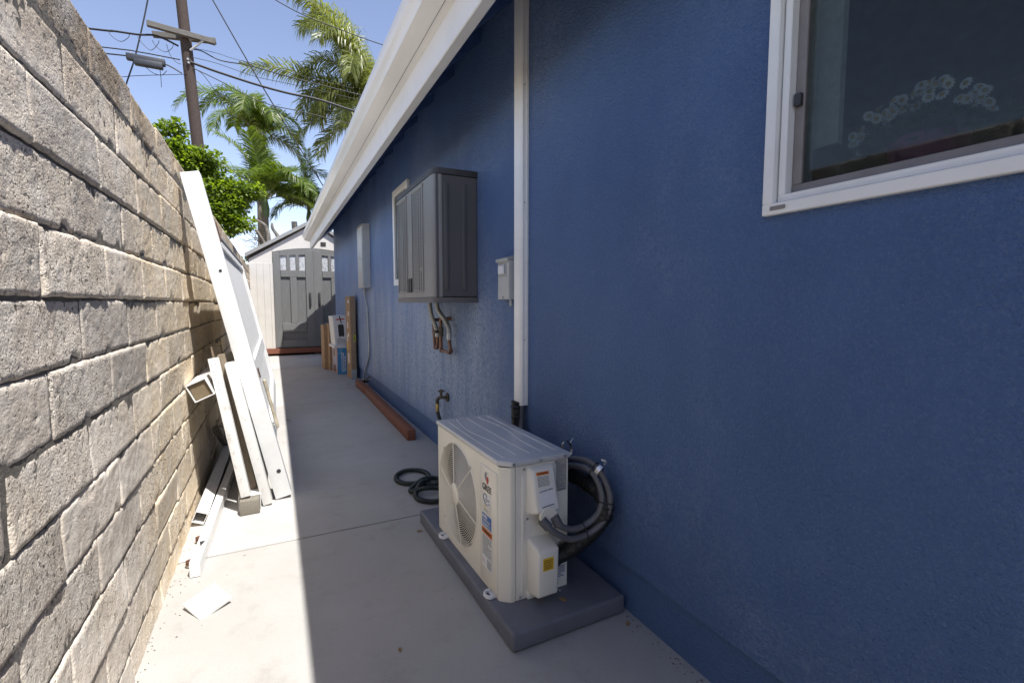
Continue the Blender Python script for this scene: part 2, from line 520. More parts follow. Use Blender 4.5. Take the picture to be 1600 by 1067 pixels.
# ------------------------------------------------------------------ mesh helpers
class MB:
    def __init__(s):
        s.bm = bmesh.new()
        s.mi = 0
        s.smooth = False

    def face(s, pts):
        vs = [s.bm.verts.new(p) for p in pts]
        f = s.bm.faces.new(vs)
        f.material_index = s.mi
        f.smooth = s.smooth
        return f

    def box(s, a, b, bevel=0.0, seg=2, mat=None):
        """box from corner a to corner b, optional matrix"""
        x0, y0, z0 = (min(a[i], b[i]) for i in range(3))
        x1, y1, z1 = (max(a[i], b[i]) for i in range(3))
        t = bmesh.new()
        v = [t.verts.new(p) for p in ((x0, y0, z0), (x1, y0, z0), (x1, y1, z0), (x0, y1, z0), (x0, y0, z1), (x1, y0, z1), (x1, y1, z1), (x0, y1, z1))]
        for q in ((3, 2, 1, 0), (4, 5, 6, 7), (0, 1, 5, 4), (1, 2, 6, 5), (2, 3, 7, 6), (3, 0, 4, 7)):
            t.faces.new([v[i] for i in q])
        if bevel > 0:
            bmesh.ops.bevel(t, geom=list(t.edges), offset=bevel, segments=seg, profile=.5, affect='EDGES')
            for f in t.faces:
                f.smooth = True
        s.merge(t, mat)
        return s

    def merge(s, t, mat=None):
        if mat is not None:
            bmesh.ops.transform(t, matrix=mat, verts=t.verts)
        mp = {}
        for v in t.verts:
            mp[v] = s.bm.verts.new(v.co)
        for f in t.faces:
            try:
                nf = s.bm.faces.new([mp[v] for v in f.verts])
                nf.material_index = s.mi
                nf.smooth = f.smooth
            except ValueError:
                pass
        t.free()

    def prism(s, poly, axis, a, b, mat=None):
        """poly: 2d points in the two other axes; extruded along axis from a to b"""
        def P(p, q):
            l = list(p)
            l.insert(axis, q)
            return Vector(l)
        t = bmesh.new()
        A = [t.verts.new(P(p, a)) for p in poly]
        B = [t.verts.new(P(p, b)) for p in poly]
        n = len(poly)
        t.faces.new(A)
        t.faces.new(B[::-1])
        for i in range(n):
            t.faces.new((A[i], B[i], B[(i + 1) % n], A[(i + 1) % n]))
        bmesh.ops.recalc_face_normals(t, faces=t.faces)
        s.merge(t, mat)
        return s

    def tube(s, path, r, n=10, caps=True, closed=False):
        path = [Vector(p) for p in path]
        k = len(path)
        rs = r if isinstance(r, (list, tuple)) else [r] * k
        tan = []
        for i in range(k):
            if closed:
                d = path[(i + 1) % k] - path[i - 1]
            else:
                d = path[min(i + 1, k - 1)] - path[max(i - 1, 0)]
            tan.append(d.normalized())
        ref = Vector((0, 0, 1)) if abs(tan[0].z) < .9 else Vector((1, 0, 0))
        u = tan[0].cross(ref).normalized()
        rings = []
        for i in range(k):
            u = (u - tan[i] * u.dot(tan[i])).normalized()
            v = tan[i].cross(u)
            rings.append([s.bm.verts.new(path[i] + (u * cos(2 * pi * j / n) + v * sin(2 * pi * j / n)) * rs[i]) for j in range(n)])
        rng = range(k) if closed else range(k - 1)
        for i in rng:
            A, B = rings[i], rings[(i + 1) % k]
            for j in range(n):
                f = s.bm.faces.new((A[j], A[(j + 1) % n], B[(j + 1) % n], B[j]))
                f.smooth = True
                f.material_index = s.mi
        if caps and not closed:
            for ring in (rings[0], rings[-1][::-1]):
                f = s.bm.faces.new(ring[::-1])
                f.material_index = s.mi
        return s

    def grid(s, fn, nu, nv):
        vs = [[s.bm.verts.new(fn(i / nu, j / nv)) for j in range(nv + 1)] for i in range(nu + 1)]
        for i in range(nu):
            for j in range(nv):
                f = s.bm.faces.new((vs[i][j], vs[i + 1][j], vs[i + 1][j + 1], vs[i][j + 1]))
                f.smooth = s.smooth
                f.material_index = s.mi
        return vs

    def mesh(s, name, mats, off=None, angle=35):
        if off is not None:
            bmesh.ops.translate(s.bm, vec=-Vector(off), verts=s.bm.verts)
        me = bpy.data.meshes.new(name)
        bmesh.ops.recalc_face_normals(s.bm, faces=s.bm.faces)
        s.bm.to_mesh(me)
        s.bm.free()
        for m in (mats if isinstance(mats, (list, tuple)) else [mats]):
            me.materials.append(m)
        me.set_sharp_from_angle(angle=radians(angle))
        return me

    def build(s, name, mats, parent=None, off=None, **k):
        o = bpy.data.objects.new(name, s.mesh(name, mats, off, **k))
        C.objects.link(o)
        if parent is not None:
            o.parent = parent
        elif off is not None:
            o.location = off
        return o


def tag(o, label=None, cat=None, group=None, kind=None):
    if label:
        o['label'] = label
    if cat:
        o['category'] = cat
    if group:
        o['group'] = group
    if kind:
        o['kind'] = kind
    return o


def thing(name, label, cat, loc=(0, 0, 0), rot=(0, 0, 0), group=None):
    o = bpy.data.objects.new(name, None)
    C.objects.link(o)
    o.empty_display_size = .1
    o.location = loc
    o.rotation_euler = rot
    return tag(o, label, cat, group)


def inst(name, me, parent, loc=(0, 0, 0), rot=(0, 0, 0), scale=None):
    o = bpy.data.objects.new(name, me)
    C.objects.link(o)
    o.parent = parent
    o.location = loc
    o.rotation_euler = rot
    if scale:
        o.scale = scale
    return o


def smooth_path(pts, n=8, closed=False):
    """Catmull-Rom through the points"""
    P = [Vector(p) for p in pts]
    out = []
    k = len(P)
    segs = k if closed else k - 1
    for i in range(segs):
        if closed:
            p0, p1, p2, p3 = P[i - 1], P[i], P[(i + 1) % k], P[(i + 2) % k]
        else:
            p0, p1, p2, p3 = P[max(i - 1, 0)], P[i], P[i + 1], P[min(i + 2, k - 1)]
        for j in range(n):
            t = j / n
            out.append(.5 * ((2 * p1) + (-p0 + p2) * t + (2 * p0 - 5 * p1 + 4 * p2 - p3) * t * t + (-p0 + 3 * p1 - 3 * p2 + p3) * t ** 3))
    if not closed:
        out.append(P[-1])
    return out


def lettering(body, size, mat, parent, matrix, name='lettering', bold=0.0, align='CENTER'):
    cu = bpy.data.curves.new('txt', 'FONT')
    cu.body = body
    cu.size = size
    cu.align_x = align
    cu.align_y = 'CENTER'
    cu.extrude = 0.0004
    cu.offset = bold
    t = bpy.data.objects.new('txt', cu)
    C.objects.link(t)
    dg = bpy.context.evaluated_depsgraph_get()
    dg.update()
    me = bpy.data.meshes.new_from_object(t.evaluated_get(dg))
    bpy.data.objects.remove(t)
    me.transform(matrix)
    me.materials.clear()
    me.materials.append(mat)
    o = bpy.data.objects.new(name, me)
    C.objects.link(o)
    o.parent = parent
    return o


def plane_matrix(o, xdir, ydir):
    x = Vector(xdir).normalized()
    y = Vector(ydir).normalized()
    z = x.cross(y)
    return Matrix(((x.x, y.x, z.x, o[0]), (x.y, y.y, z.y, o[1]), (x.z, y.z, z.z, o[2]), (0, 0, 0, 1)))


def text_rows(mb, mat4, wid, hei, rows, rnd, fill=.9):
    """rows of small word-like bars on a label, in the label's plane"""
    for r in range(rows):
        y = hei / 2 - (r + .5) * hei / rows
        x = -wid / 2
        end = wid / 2 * (1 if rnd.random() < fill else rnd.uniform(-.3, .8))
        h = hei / rows * .26
        while x < end:
            ww = rnd.uniform(.06, .2) * wid
            x2 = min(x + ww, end)
            if x2 - x > .01 * wid:
                mb.box((x, y - h, 0), (x2, y + h, .0003), mat=mat4)
            x = x2 + .035 * wid


# =================================================================== SETTING
def sheet(name, x0, x1, y0, y1, z, mat):
    b = MB()
    b.face(((x0, y0, z), (x1, y0, z), (x1, y1, z), (x0, y1, z)))
    o = b.build(name, mat)
    o['kind'] = 'structure'
    return o


sheet('ground', -900, 900, -900, 900, -0.03, M['soil'])

pav = bpy.data.objects.new('pavement', None)
C.objects.link(pav)
pav['kind'] = 'structure'
ys = [-7.61, -4.25, -0.894, 2.466, 5.826, 9.186, 11.45]
for i in range(len(ys) - 1):
    b = MB()
    b.box((-.44, ys[i] + .006, -.12), (1.16, ys[i + 1] - .006, 0), bevel=.004, seg=2)
    b.build('concrete_slab', M['concrete'], pav)
b = MB()
b.box((-.45, -7.6, -.14), (1.17, 11.4, -.04))
b.build('joint_filler', M['soil'], pav)

# ------------------------------------------------------------------ block wall
XW = -.423
BL, BH = .42, .1525
wall = thing('block_wall', 'tall split face concrete block wall along the left side of the path', 'wall', (XW, 3, 0))


def block_mesh(height, seed, ny=52, nz=20):
    mb = MB()
    mb.smooth = True
    Lh, Hh = (BL - .003) / 2, (height - .0042) / 2
    off = Vector((seed * 13.7, seed * 5.1, seed * 3.3))
    r = random.Random(seed)
    tilt = r.uniform(-.004, .005)
    chips = [(r.uniform(-Lh, Lh), r.choice((-Hh, -Hh, Hh)), r.uniform(.02, .05)) for _ in range(r.choice((0, 0, 1, 1, 2, 4)))]

    def fn(u, v):
        y = (u * 2 - 1) * Lh
        z = (v * 2 - 1) * Hh
        q = Vector((0, y, z))
        dy, dz = Lh - abs(y), Hh - abs(z)
        e = min(1, dy / .003) ** .5 * min(1, dz / .0045) ** .5
        n = noise.fractal(q * 8 + off, .9, 2, 2) * .0014 + noise.fractal(q * 40 + off, 1, 2, 4) * .0015
        p = noise.noise(q * 60 + off)
        n -= max(0, p - .3) * .006
        for cy, cz, cr in chips:
            dd = sqrt((y - cy) ** 2 + ((z - cz) * 1.3) ** 2) / cr
            dd += noise.noise(q * 45 + off) * .35
            if dd < 1:
                n -= .0065 * (1 - dd) ** .6 * (1 + .5 * noise.noise(q * 90 + off))
        x = -.0045 * (1 - e) + n * (.35 + .65 * e) + tilt * (z / Hh)
        y2 = y + noise.noise(q * 30 + off) * .0022 * (1 if dy < .012 else 0)
        z2 = z + noise.noise(q * 22 - off) * .0035 * (1 if dz < .014 else 0)
        return Vector((x, y2, z2))
    vs = mb.grid(fn, ny, nz)
    # sides back to the core
    ring = [vs[i][0] for i in range(ny + 1)] + [vs[ny][j] for j in range(1, nz + 1)] + [vs[i][nz] for i in range(ny - 1, -1, -1)] + [vs[0][j] for j in range(nz - 1, 0, -1)]
    back = [mb.bm.verts.new((-.05, v.co.y, v.co.z)) for v in ring]
    k = len(ring)
    for i in range(k):
        mb.bm.faces.new((ring[i], ring[(i + 1) % k], back[(i + 1) % k], back[i]))
    return mb.mesh('block', M['block'], angle=80)


rows = [(-.02, .088)] + [(.088 + BH * k, .088 + BH * (k + 1)) for k in range(11)] + [(1.7655, 1.898)]
full = [block_mesh(BH, s) for s in range(1, 13)]
topm = [block_mesh(1.898 - 1.7655, s) for s in range(21, 27)]
botm = [block_mesh(.108, s) for s in range(31, 34)]
small = [block_mesh(BH, s, 16, 7) for s in range(41, 45)]
smallt = [block_mesh(1.898 - 1.7655, 51, 16, 7)]
smallb = [block_mesh(.108, 52, 16, 7)]
rb = random.Random(5)
cnt = 0
rest = bmesh.new()
for ri, (z0, z1) in enumerate(rows):
    zc = (z0 + z1) / 2
    rowx = rb.uniform(-.0025, .0025)
    ph = 1.316 if (ri % 2 == 0) else 1.526      # row 10 = k 9 -> 1.316
    n0 = math.floor((-4.2 - ph) / BL)
    n1 = math.ceil((12.4 - ph) / BL)
    for n in range(n0, n1):
        yc = ph + (n + .5) * BL
        yy = yc + rb.uniform(-.004, .004)
        xo = rowx + rb.uniform(-.0014, .0014)
        rz = rb.uniform(-.004, .004)
        ry = rb.uniform(-.022, .0)
        sag = -.010 * max(0, (yc - 1.6) / 4) * (zc / 1.8)
        if 1.0 < yc < 9.6:
            src = full if 1 <= ri <= 11 else (topm if ri == 12 else botm)
            if yc > 4.4:
                src = small if 1 <= ri <= 11 else (smallt if ri == 12 else smallb)
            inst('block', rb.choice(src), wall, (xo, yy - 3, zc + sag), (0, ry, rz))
            cnt += 1
        else:
            me = rb.choice(small if 1 <= ri <= 11 else (smallt if ri == 12 else smallb))
            t = bmesh.new()
            t.from_mesh(me)
            bmesh.ops.transform(t, matrix=Matrix.Translation((xo, yy - 3, zc + sag)), verts=t.verts)
            tmp = bpy.data.meshes.new('tmp')
            t.to_mesh(tmp)
            t.free()
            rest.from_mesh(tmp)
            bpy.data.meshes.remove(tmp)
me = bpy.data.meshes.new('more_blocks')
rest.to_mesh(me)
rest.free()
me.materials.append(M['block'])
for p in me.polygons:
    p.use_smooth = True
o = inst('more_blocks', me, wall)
o['kind'] = 'stuff'
b = MB()
b.box((-.165, -4.1, -.05), (-.0048, 12.3, 1.872))
b.build('mortar_core', M['mortar'], wall, off=(0, 3, 0))

# =================================================================== HOUSE
XH = 1.13
YE = 10.29
house = thing('house', 'blue stucco house with white gutter along the right side of the path', 'house', (XH, 3, 0))
HO = (XH, 3, 0)
WY0, WY1, WZ0, WZ1 = -.60, .80, 1.378, 2.32


def rect_x(mb, x, y0, y1, z0, z1):
    mb.face(((x, y0, z0), (x, y0, z1), (x, y1, z1), (x, y1, z0)))


b = MB()
ZT = 2.74
for y0, y1, z0, z1 in ((-4, WY0, .18, ZT), (WY0, WY1, .18, WZ0), (WY0, WY1, WZ1, ZT), (WY1, YE, .18, ZT)):
    rect_x(b, XH, y0, y1, z0, z1)
bmesh.ops.remove_doubles(b.bm, verts=b.bm.verts, dist=1e-5)
# reveals round the opening, underside drip edge, far end
b.face(((XH, WY0, WZ0), (XH, WY1, WZ0), (XH + .12, WY1, WZ0), (XH + .12, WY0, WZ0)))
b.face(((XH, WY0, WZ1), (XH, WY1, WZ1), (XH + .12, WY1, WZ1), (XH + .12, WY0, WZ1)))
b.face(((XH, WY1, WZ0), (XH, WY1, WZ1), (XH + .12, WY1, WZ1), (XH + .12, WY1, WZ0)))
b.face(((XH, WY0, WZ0), (XH, WY0, WZ1), (XH + .12, WY0, WZ1), (XH + .12, WY0, WZ0)))
b.face(((XH, -4, .18), (XH, YE, .18), (XH + .03, YE, .18), (XH + .03, -4, .18)))
b.face(((XH, YE, .18), (XH, YE, ZT), (9, YE, ZT), (9, YE, .18)))
b.face(((XH, YE, ZT), (5.065, YE, ZT + 3.7), (9, YE, ZT)))
b.face(((XH, -4, .18), (XH, -4, ZT), (9, -4, ZT), (9, -4, .18)))
b.face(((9, -4, 0), (9, -4, ZT), (9, YE, ZT), (9, YE, 0)))
b.build('wall', M['stucco'], house, off=HO)
b = MB()
b.box((XH + .014, -4, -.05), (XH + .2, YE - .005, .19))
b.build('stem_wall', stucco_mat('blue_stem_wall', False), house, off=HO)

# eave: pitch
PT = math.tan(radians(42))
FX, FZ = .735, 2.235                      # lower outer corner of fascia
b = MB()
b.box((FX - .028, -4.3, FZ), (FX + .012, 10.6, FZ + .27), bevel=.003, seg=1)
b.build('fascia', M['trim'], house, off=HO)
b = MB()
b.box((FX - .030, -4.3, FZ - .012), (FX + .02, 10.6, FZ + .018), bevel=.004, seg=1)
b.build('fascia_trim', M['trim'], house, off=HO)
# K-style gutter as an open profile with thickness
prof = [(.7065, 2.372), (.640, 2.390), (.606, 2.408), (.597, 2.435), (.584, 2.452), (.575, 2.468), (.570, 2.500), (.572, 2.512), (.584, 2.512), (.586, 2.500), (.590, 2.470), (.604, 2.440), (.612, 2.418), (.630, 2.404), (.699, 2.404), (.699, 2.500), (.7065, 2.500)]
b = MB()
b.prism(prof, 1, -4.3, 10.6)
b.box((.6, 10.592, 2.40), (.70, 10.598, 2.50))
b.box((.6, -4.298, 2.40), (.70, -4.29, 2.50))
b.build('gutter', M['gutter'], house, off=HO, angle=25)
# soffit boards + roof slab over
b = MB()
zs = FZ + .20


def roofz(x, base):
    return base + (x - FX) * PT


for nm, base, th, mat, x0 in (('sheathing', FZ + .175, .02, M['bluetrim'], FX + .013), ('roof', FZ + .197, .04, M['shingle'], FX - .06)):
    b = MB()
    xr = 5.065
    for sgn in (1, -1):
        xa, xb = x0, xr
        pts = [(xa, roofz(xa, base)), (xb, roofz(xb, base)), (xb, roofz(xb, base) + th), (xa, roofz(xa, base) + th)]
        if sgn < 0:
            pts = [(2 * xr - p[0], p[1]) for p in pts]
        b.prism(pts, 1, -4.3, 10.6)
    b.build(nm, mat, house, off=HO)
# rafters
b = MB()
zr = FZ - .02
pts = [(FX + .013, roofz(FX + .013, FZ + .06)), (XH + .05, roofz(XH + .05, FZ + .06)), (XH + .05, roofz(XH + .05, FZ + .172)), (FX + .013, roofz(FX + .013, FZ + .172))]
b.prism(pts, 1, -.022, .022)
rm = b.mesh('rafter', M['bluetrim'], off=(XH, 0, 0))
y = 2.24 - 9 * .452
while y < 10.5:
    inst('rafter', rm, house, (0, y - 3, 0))
    y += .452
b = MB()
for sx in (1,):
    pts = [(FX - .06, roofz(FX - .06, FZ + .03)), (5.065, roofz(5.065, FZ + .03)), (5.065, roofz(5.065, FZ + .194)), (FX - .06, roofz(FX - .06, FZ + .194))]
    b.prism([(max(p[0], FX + .014), p[1] if p[0] > 1 else roofz(FX + .014, FZ + (.03 if i == 0 else .194))) for i, p in enumerate(pts)], 1, 10.56, 10.6)
b.build('barge_board', M['trim'], house, off=HO)


# windows
def frame_rect(mb, x0, x1, y0, y1, z0, z1, wd, bevel=.002):
    mb.box((x0, y0, z0), (x1, y1, z0 + wd), bevel, 1)
    mb.box((x0, y0, z1 - wd), (x1, y1, z1), bevel, 1)
    mb.box((x0, y0, z0 + wd), (x1, y0 + wd, z1 - wd), bevel, 1)
    mb.box((x0, y1 - wd, z0 + wd), (x1, y1, z1 - wd), bevel, 1)


win = MB()
frame_rect(win, XH - .016, XH + .03, WY0 - .02, WY1 + .018, WZ0 - .016, WZ1 + .02, .028)
win = win.build('window', M['trim'], house, off=HO)
tag(win, 'large white framed window with dark insect screen')
b = MB()
frame_rect(b, XH - .002, XH + .07, WY0 + .013, WY1 - .0135, WZ0 + .0135, WZ1 - .013, .018)
b.build('track', M['trim'], win, off=HO)
b = MB()
frame_rect(b, XH + .022, XH + .036, WY0 + .031, WY1 - .032, WZ0 + .031, WZ1 - .031, .023)
b.build('screen_frame', M['taupe'], win, off=HO)
b = MB()
b.box((XH + .028, WY0 + .053, WZ0 + .0532), (XH + .0283, WY1 - .0542, WZ1 - .053))
b.build('insect_screen', M['screen'], win, off=HO)
b = MB()
b.box((XH + .0385, WY0 + .031, WZ0 + .032), (XH + .0435, WY1 - .032, WZ1 - .031))
b.build('pane', M['glass'], win, off=HO)
b = MB()
b.box((XH + .010, WY1 - .052, 1.615), (XH + .024, WY1 - .036, 1.645), .002, 1)
b.build('latch', M['heatertop'], win, off=HO)
b = MB()
b.box((XH - .0185, WY1 - .045, WZ0 - .006), (XH - .0162, WY1 - .005, WZ0 + .004), .001, 1)
b.build('weep_slot', M['taupe'], win, off=HO)
# room behind the window
b = MB()
X0, X1, RY0, RY1, RZ0, RZ1 = XH + .121, 4.2, -2.6, 2.4, .1, 2.55
b.face(((X1, RY0, RZ0), (X1, RY1, RZ0), (X1, RY1, RZ1), (X1, RY0, RZ1)))
b.face(((X0, RY0, RZ0), (X1, RY0, RZ0), (X1, RY0, RZ1), (X0, RY0, RZ1)))
b.face(((X0, RY1, RZ0), (X1, RY1, RZ0), (X1, RY1, RZ1), (X0, RY1, RZ1)))
b.face(((X0, RY0, RZ0), (X1, RY0, RZ0), (X1, RY1, RZ0), (X0, RY1, RZ0)))
b.face(((X0, RY0, RZ1), (X1, RY0, RZ1), (X1, RY1, RZ1), (X0, RY1, RZ1)))
for y0, y1, z0, z1 in ((RY0, WY0, RZ0, RZ1), (WY0, WY1, RZ0, WZ0), (WY0, WY1, WZ1, RZ1), (WY1, RY1, RZ0, RZ1)):
    rect_x(b, X0, y0, y1, z0, z1)
b.build('room_lining', M['interior'], house, off=HO)
b = MB()
b.box((XH + .071, WY1 - .012, WZ0 + .004), (XH + .135, WY1 - .002, WZ1 - .004), .001, 1)
b.build('jamb', M['trim'], house, off=HO)
b = MB()
b.box((XH + .125, WY0 - .05, WZ0 - .02), (XH + .42, WY1 + .05, WZ0 + .018), .003, 1)
b.build('window_sill', M['darkwood'], house, off=HO)
b = MB()
b.box((1.275, .737, 1.542), (1.300, .90, 2.5), .002, 1)
o = b.build('curtain_panel', M['trim'], house, off=HO)
# small window half hidden by the heater
sw = MB()
frame_rect(sw, XH - .03, XH - .002, 4.30, 4.89, 1.315, 2.243, .06)
sw = sw.build('window', M['trim'], house, off=HO)
tag(sw, 'small white framed window half hidden by the grey heater')
b = MB()
b.box((XH - .014, 4.361, 1.376), (XH - .003, 4.829, 2.182))
b.build('pane', pm('dark_pane', (.03, .035, .04), .08, .1, 5), sw, off=HO)

# flower pot on the inside sill
fp = thing('flower_pot', 'magenta pot of white daisies on the sill behind the window', 'flower pot', (1.335, .575, WZ0 + .018))
b = MB()
b.tube([(0, 0, 0), (0, 0, .01), (0, 0, .115), (0, 0, .12)], [.05, .055, .075, .072], 20)
b.build('pot', M['purple'], fp)
b = MB()
r = random.Random(3)
for i in range(420):
    a, rr = r.uniform(0, 2 * pi), sqrt(r.random()) * .13
    p = Vector((cos(a) * rr * .5, sin(a) * rr, .105 + r.random() * .09 * (1 - (rr / .15) ** 2)))
    d = Vector((cos(a), sin(a), r.uniform(-.2, 1))).normalized() * r.uniform(.02, .035)
    s_ = d.cross(Vector((r.random(), r.random(), 1))).normalized() * .008
    b.face((p, p + d * .5 + s_, p + d, p + d * .5 - s_))
b.build('foliage', M['greenstem'], fp)
b = MB()
for k in range(11):
    a = 2 * pi * k / 11
    d, s_ = Vector((cos(a), sin(a), 0)), Vector((-sin(a), cos(a), 0))
    b.face((d * .003, d * .009 + s_ * .003 + Vector((0, 0, .0015)), d * .013 - Vector((0, 0, .001)), d * .009 - s_ * .003 + Vector((0, 0, .0015))))
b.mi = 1
b.tube([(0, 0, -.001), (0, 0, .003), (0, 0, .005)], [.004, .004, .002], 8)
fm = b.mesh('flower', [M['petal'], M['pollen']])
for i in range(46):
    t = i / 45
    y_ = -.125 + .25 * t + r.uniform(-.008, .008)
    z_ = .140 + .065 * (1 - ((y_ + .01) / .13) ** 2) + r.uniform(-.022, .022)
    inst('flower', fm, fp, (r.uniform(-.08, -.02), y_, z_), (r.uniform(-.5, .5), -pi / 2 + r.uniform(-.3, .8), r.uniform(-.5, .5)))

# =================================================================== WALL-MOUNTED THINGS
# line-set cover
lc = thing('line_set_cover', 'white vertical duct cover on the blue wall above the condenser', 'duct cover', (XH, 2.13, .63))
b = MB()
b.prism([(0, -.042), (-.030, -.042), (-.036, -.036), (-.040, -.028), (-.040, .030), (-.034, .038), (0, .042)], 2, .0, 1.97)
b.build('cover', M['gutter'], lc, angle=20)
b = MB()
b.box((-.012, -.0475, .0), (0, -.0425, 1.97), .001, 1)
b.box((-.012, .0425, .0), (0, .0475, 1.97), .001, 1)
b.build('base_channel', M['trim'], lc)
b = MB()
for z in (.33, 1.0, 1.55):
    b.tube([(-.02, -.0418, z), (-.02, -.044, z)], .004, 8)
b.build('screw', M['screwm'], lc)

# water heater enclosure
hx, hy0, hy1, hz0, hz1 = .855, 2.733, 3.69, 1.145, 1.93
wh = thing('water_heater', 'dark grey tankless water heater cabinet hung on the blue wall', 'water heater', (XH, 3.2, hz0))
WO = (XH, 3.2, hz0)
b = MB()
b.box((hx + .012, hy0 + .004, hz0 + .035), (XH - .001, hy1 - .004, hz1 - .035), .004, 1)
b.build('casing', M['heaterside'], wh, off=WO)
b = MB()
# front door, rounded vertical corners
pf = [(hx + .05, hy0 + .002), (hx + .03, hy0 + .004), (hx + .012, hy0 + .014), (hx + .003, hy0 + .034), (hx, hy0 + .06), (hx, hy1 - .06), (hx + .003, hy1 - .034), (hx + .012, hy1 - .014), (hx + .03, hy1 - .004), (hx + .05, hy1 - .002)]
b.prism(pf, 2, hz0 + .034, hz1 - .036)
door = b.build('door', M['heater'], wh, off=WO, angle=40)
for nm, z0, z1 in (('top_cap', hz1 - .034, hz1), ('bottom_cap', hz0, hz0 + .032)):
    b = MB()
    pc = [(XH - .001, hy0 - .004), (hx + .03, hy0 - .003), (hx + .008, hy0 + .012), (hx - .004, hy0 + .05), (hx - .004, hy1 - .05), (hx + .008, hy1 - .012), (hx + .03, hy1 + .003), (XH - .001, hy1 + .004)]
    b.prism(pc, 2, z0, z1)
    b.build(nm, M['heatertop'] if nm == 'top_cap' else M['heaterside'], wh, off=WO, angle=40)
# raised ribs on the near side
for u0, u1 in ((.915, .945), (1.028, 1.056)):
    b = MB()
    b.box((u0, hy0 - .004, 1.22), (u1, hy0 + .006, 1.845), .004, 2)
    b.build('rib', M['heaterside'], wh, off=WO)
# two perforated louvre panels on the door
for ya, yb in ((2.955, 3.215), (3.36, 3.62)):
    b = MB()
    frame_rect(b, hx - .006, hx + .002, ya, yb, 1.215, 1.87, .008, .002)
    b.box((hx - .008, ya - .01, 1.868), (hx + .002, yb + .01, 1.882), .002, 1)
    b.box((hx - .005, ya + .052, 1.225), (hx + .002, ya + .058, 1.86), .0015, 1)
    b.box((hx - .005, ya + .10, 1.225), (hx + .002, ya + .106, 1.86), .0015, 1)
    pnl = b.build('louvre_panel', M['heater'], wh, off=WO)
    b = MB()
    for i in range(46):
        for j in range(5):
            yy = ya + .125 + j * .022 + (.011 if i % 2 else 0)
            z = 1.235 + i * .0136
            b.box((hx - .0008, yy, z), (hx + .001, yy + .012, z + .007))
    o = b.build('perforation', M['heatertop'], pnl, off=WO)
b = MB()
b.box((hx - .012, 3.235, 1.215), (hx + .002, 3.265, 1.31), .003, 1)
b.box((hx - .012, 3.285, 1.215), (hx + .002, 3.315, 1.31), .003, 1)
b.build('latch', M['heatertop'], wh, off=WO)
b = MB()
b.prism([(2.995, 1.36), (3.015, 1.378), (3.035, 1.36), (3.02, 1.345), (3.005, 1.345)], 0, hx - .0015, hx + .001)
b.build('badge', M['greybox'], wh, off=WO)
px = 1.085
b = MB()
b.tube(smooth_path([(px - .05, 3.44, hz0 - .001), (px - .04, 3.435, 1.06), (px - .015, 3.425, .98), (px, 3.42, .93)], 6), .0165, 12)
b.tube(smooth_path([(px - .05, 3.27, hz0 - .001), (px - .04, 3.26, 1.09), (px - .01, 3.20, 1.02), (px, 3.16, .97), (px, 3.152, .925)], 6), .0165, 12)
b.build('flexible_pipe', M['steelflex'], wh, off=WO)
b = MB()
for pth in ([(px, 3.42, .90), (px, 3.415, .82), (px, 3.425, .808), (px, 3.47, .808), (px, 3.485, .82), (px, 3.515, 1.0), (px, 3.505, 1.015), (px + .05, 3.505, 1.015)],
            [(px, 3.152, .895), (px, 3.122, .815), (px, 3.135, .80), (px, 3.325, .80), (px, 3.338, .812), (px, 3.338, 1.018), (px, 3.325, 1.03), (px, 3.24, 1.03), (px + .05, 3.235, 1.03)]):
    b.tube(pth, .0125, 12)
    for i in (1, 3):
        p = Vector(pth[i])
        b.tube([p - Vector((0, .012, 0)), p + Vector((0, .012, 0))], .0155, 12)
b.build('copper_pipe', M['copper'], wh, off=WO)
b = MB()
for y, z in ((3.42, .915), (3.152, .91)):
    b.tube([(px, y, z - .022), (px, y, z + .022)], .0185, 8)
b.build('union_nut', M['galv'], wh, off=WO)
b = MB()
b.tube([(px, 3.338, .90), (px, 3.338, .97)], .0205, 8)
b.tube([(px - .01, 3.338, .935), (px - .045, 3.338, .935)], .010, 8)
b.box((px - .055, 3.30, .928), (px - .045, 3.375, .942), .003, 1)
b.build('valve', M['bronze'], wh, off=WO)

# AC disconnect box
db = thing('disconnect_box', 'small grey disconnect box on the wall beside the white duct cover', 'electrical box', (XH, 2.283, 1.162))
b = MB()
b.box((-.043, -.066, 0), (-.001, .066, .205), .003, 1)
b.build('body', M['greybox'], db)
b = MB()
b.prism([(-.052, .196), (-.054, .212), (-.001, .230), (-.001, .206), (-.046, .206)], 1, -.070, .072)
b.build('rain_hood', M['galv'], db)
b = MB()
b.box((-.047, -.040, .122), (-.0425, .048, .188), .002, 1)
b.build('handle_plate', M['galv'], db)
b = MB()
b.box((-.058, -.028, .132), (-.046, .036, .178), .004, 1)
b.build('pull_handle', M['paper'], db)
b = MB()
b.tube([(-.02, -.045, .001), (-.02, -.045, -.035)], .008, 8)
b.tube([(-.0435, .0, .012), (-.049, .0, .012)], .006, 8)
b.build('fitting', M['galv'], db)

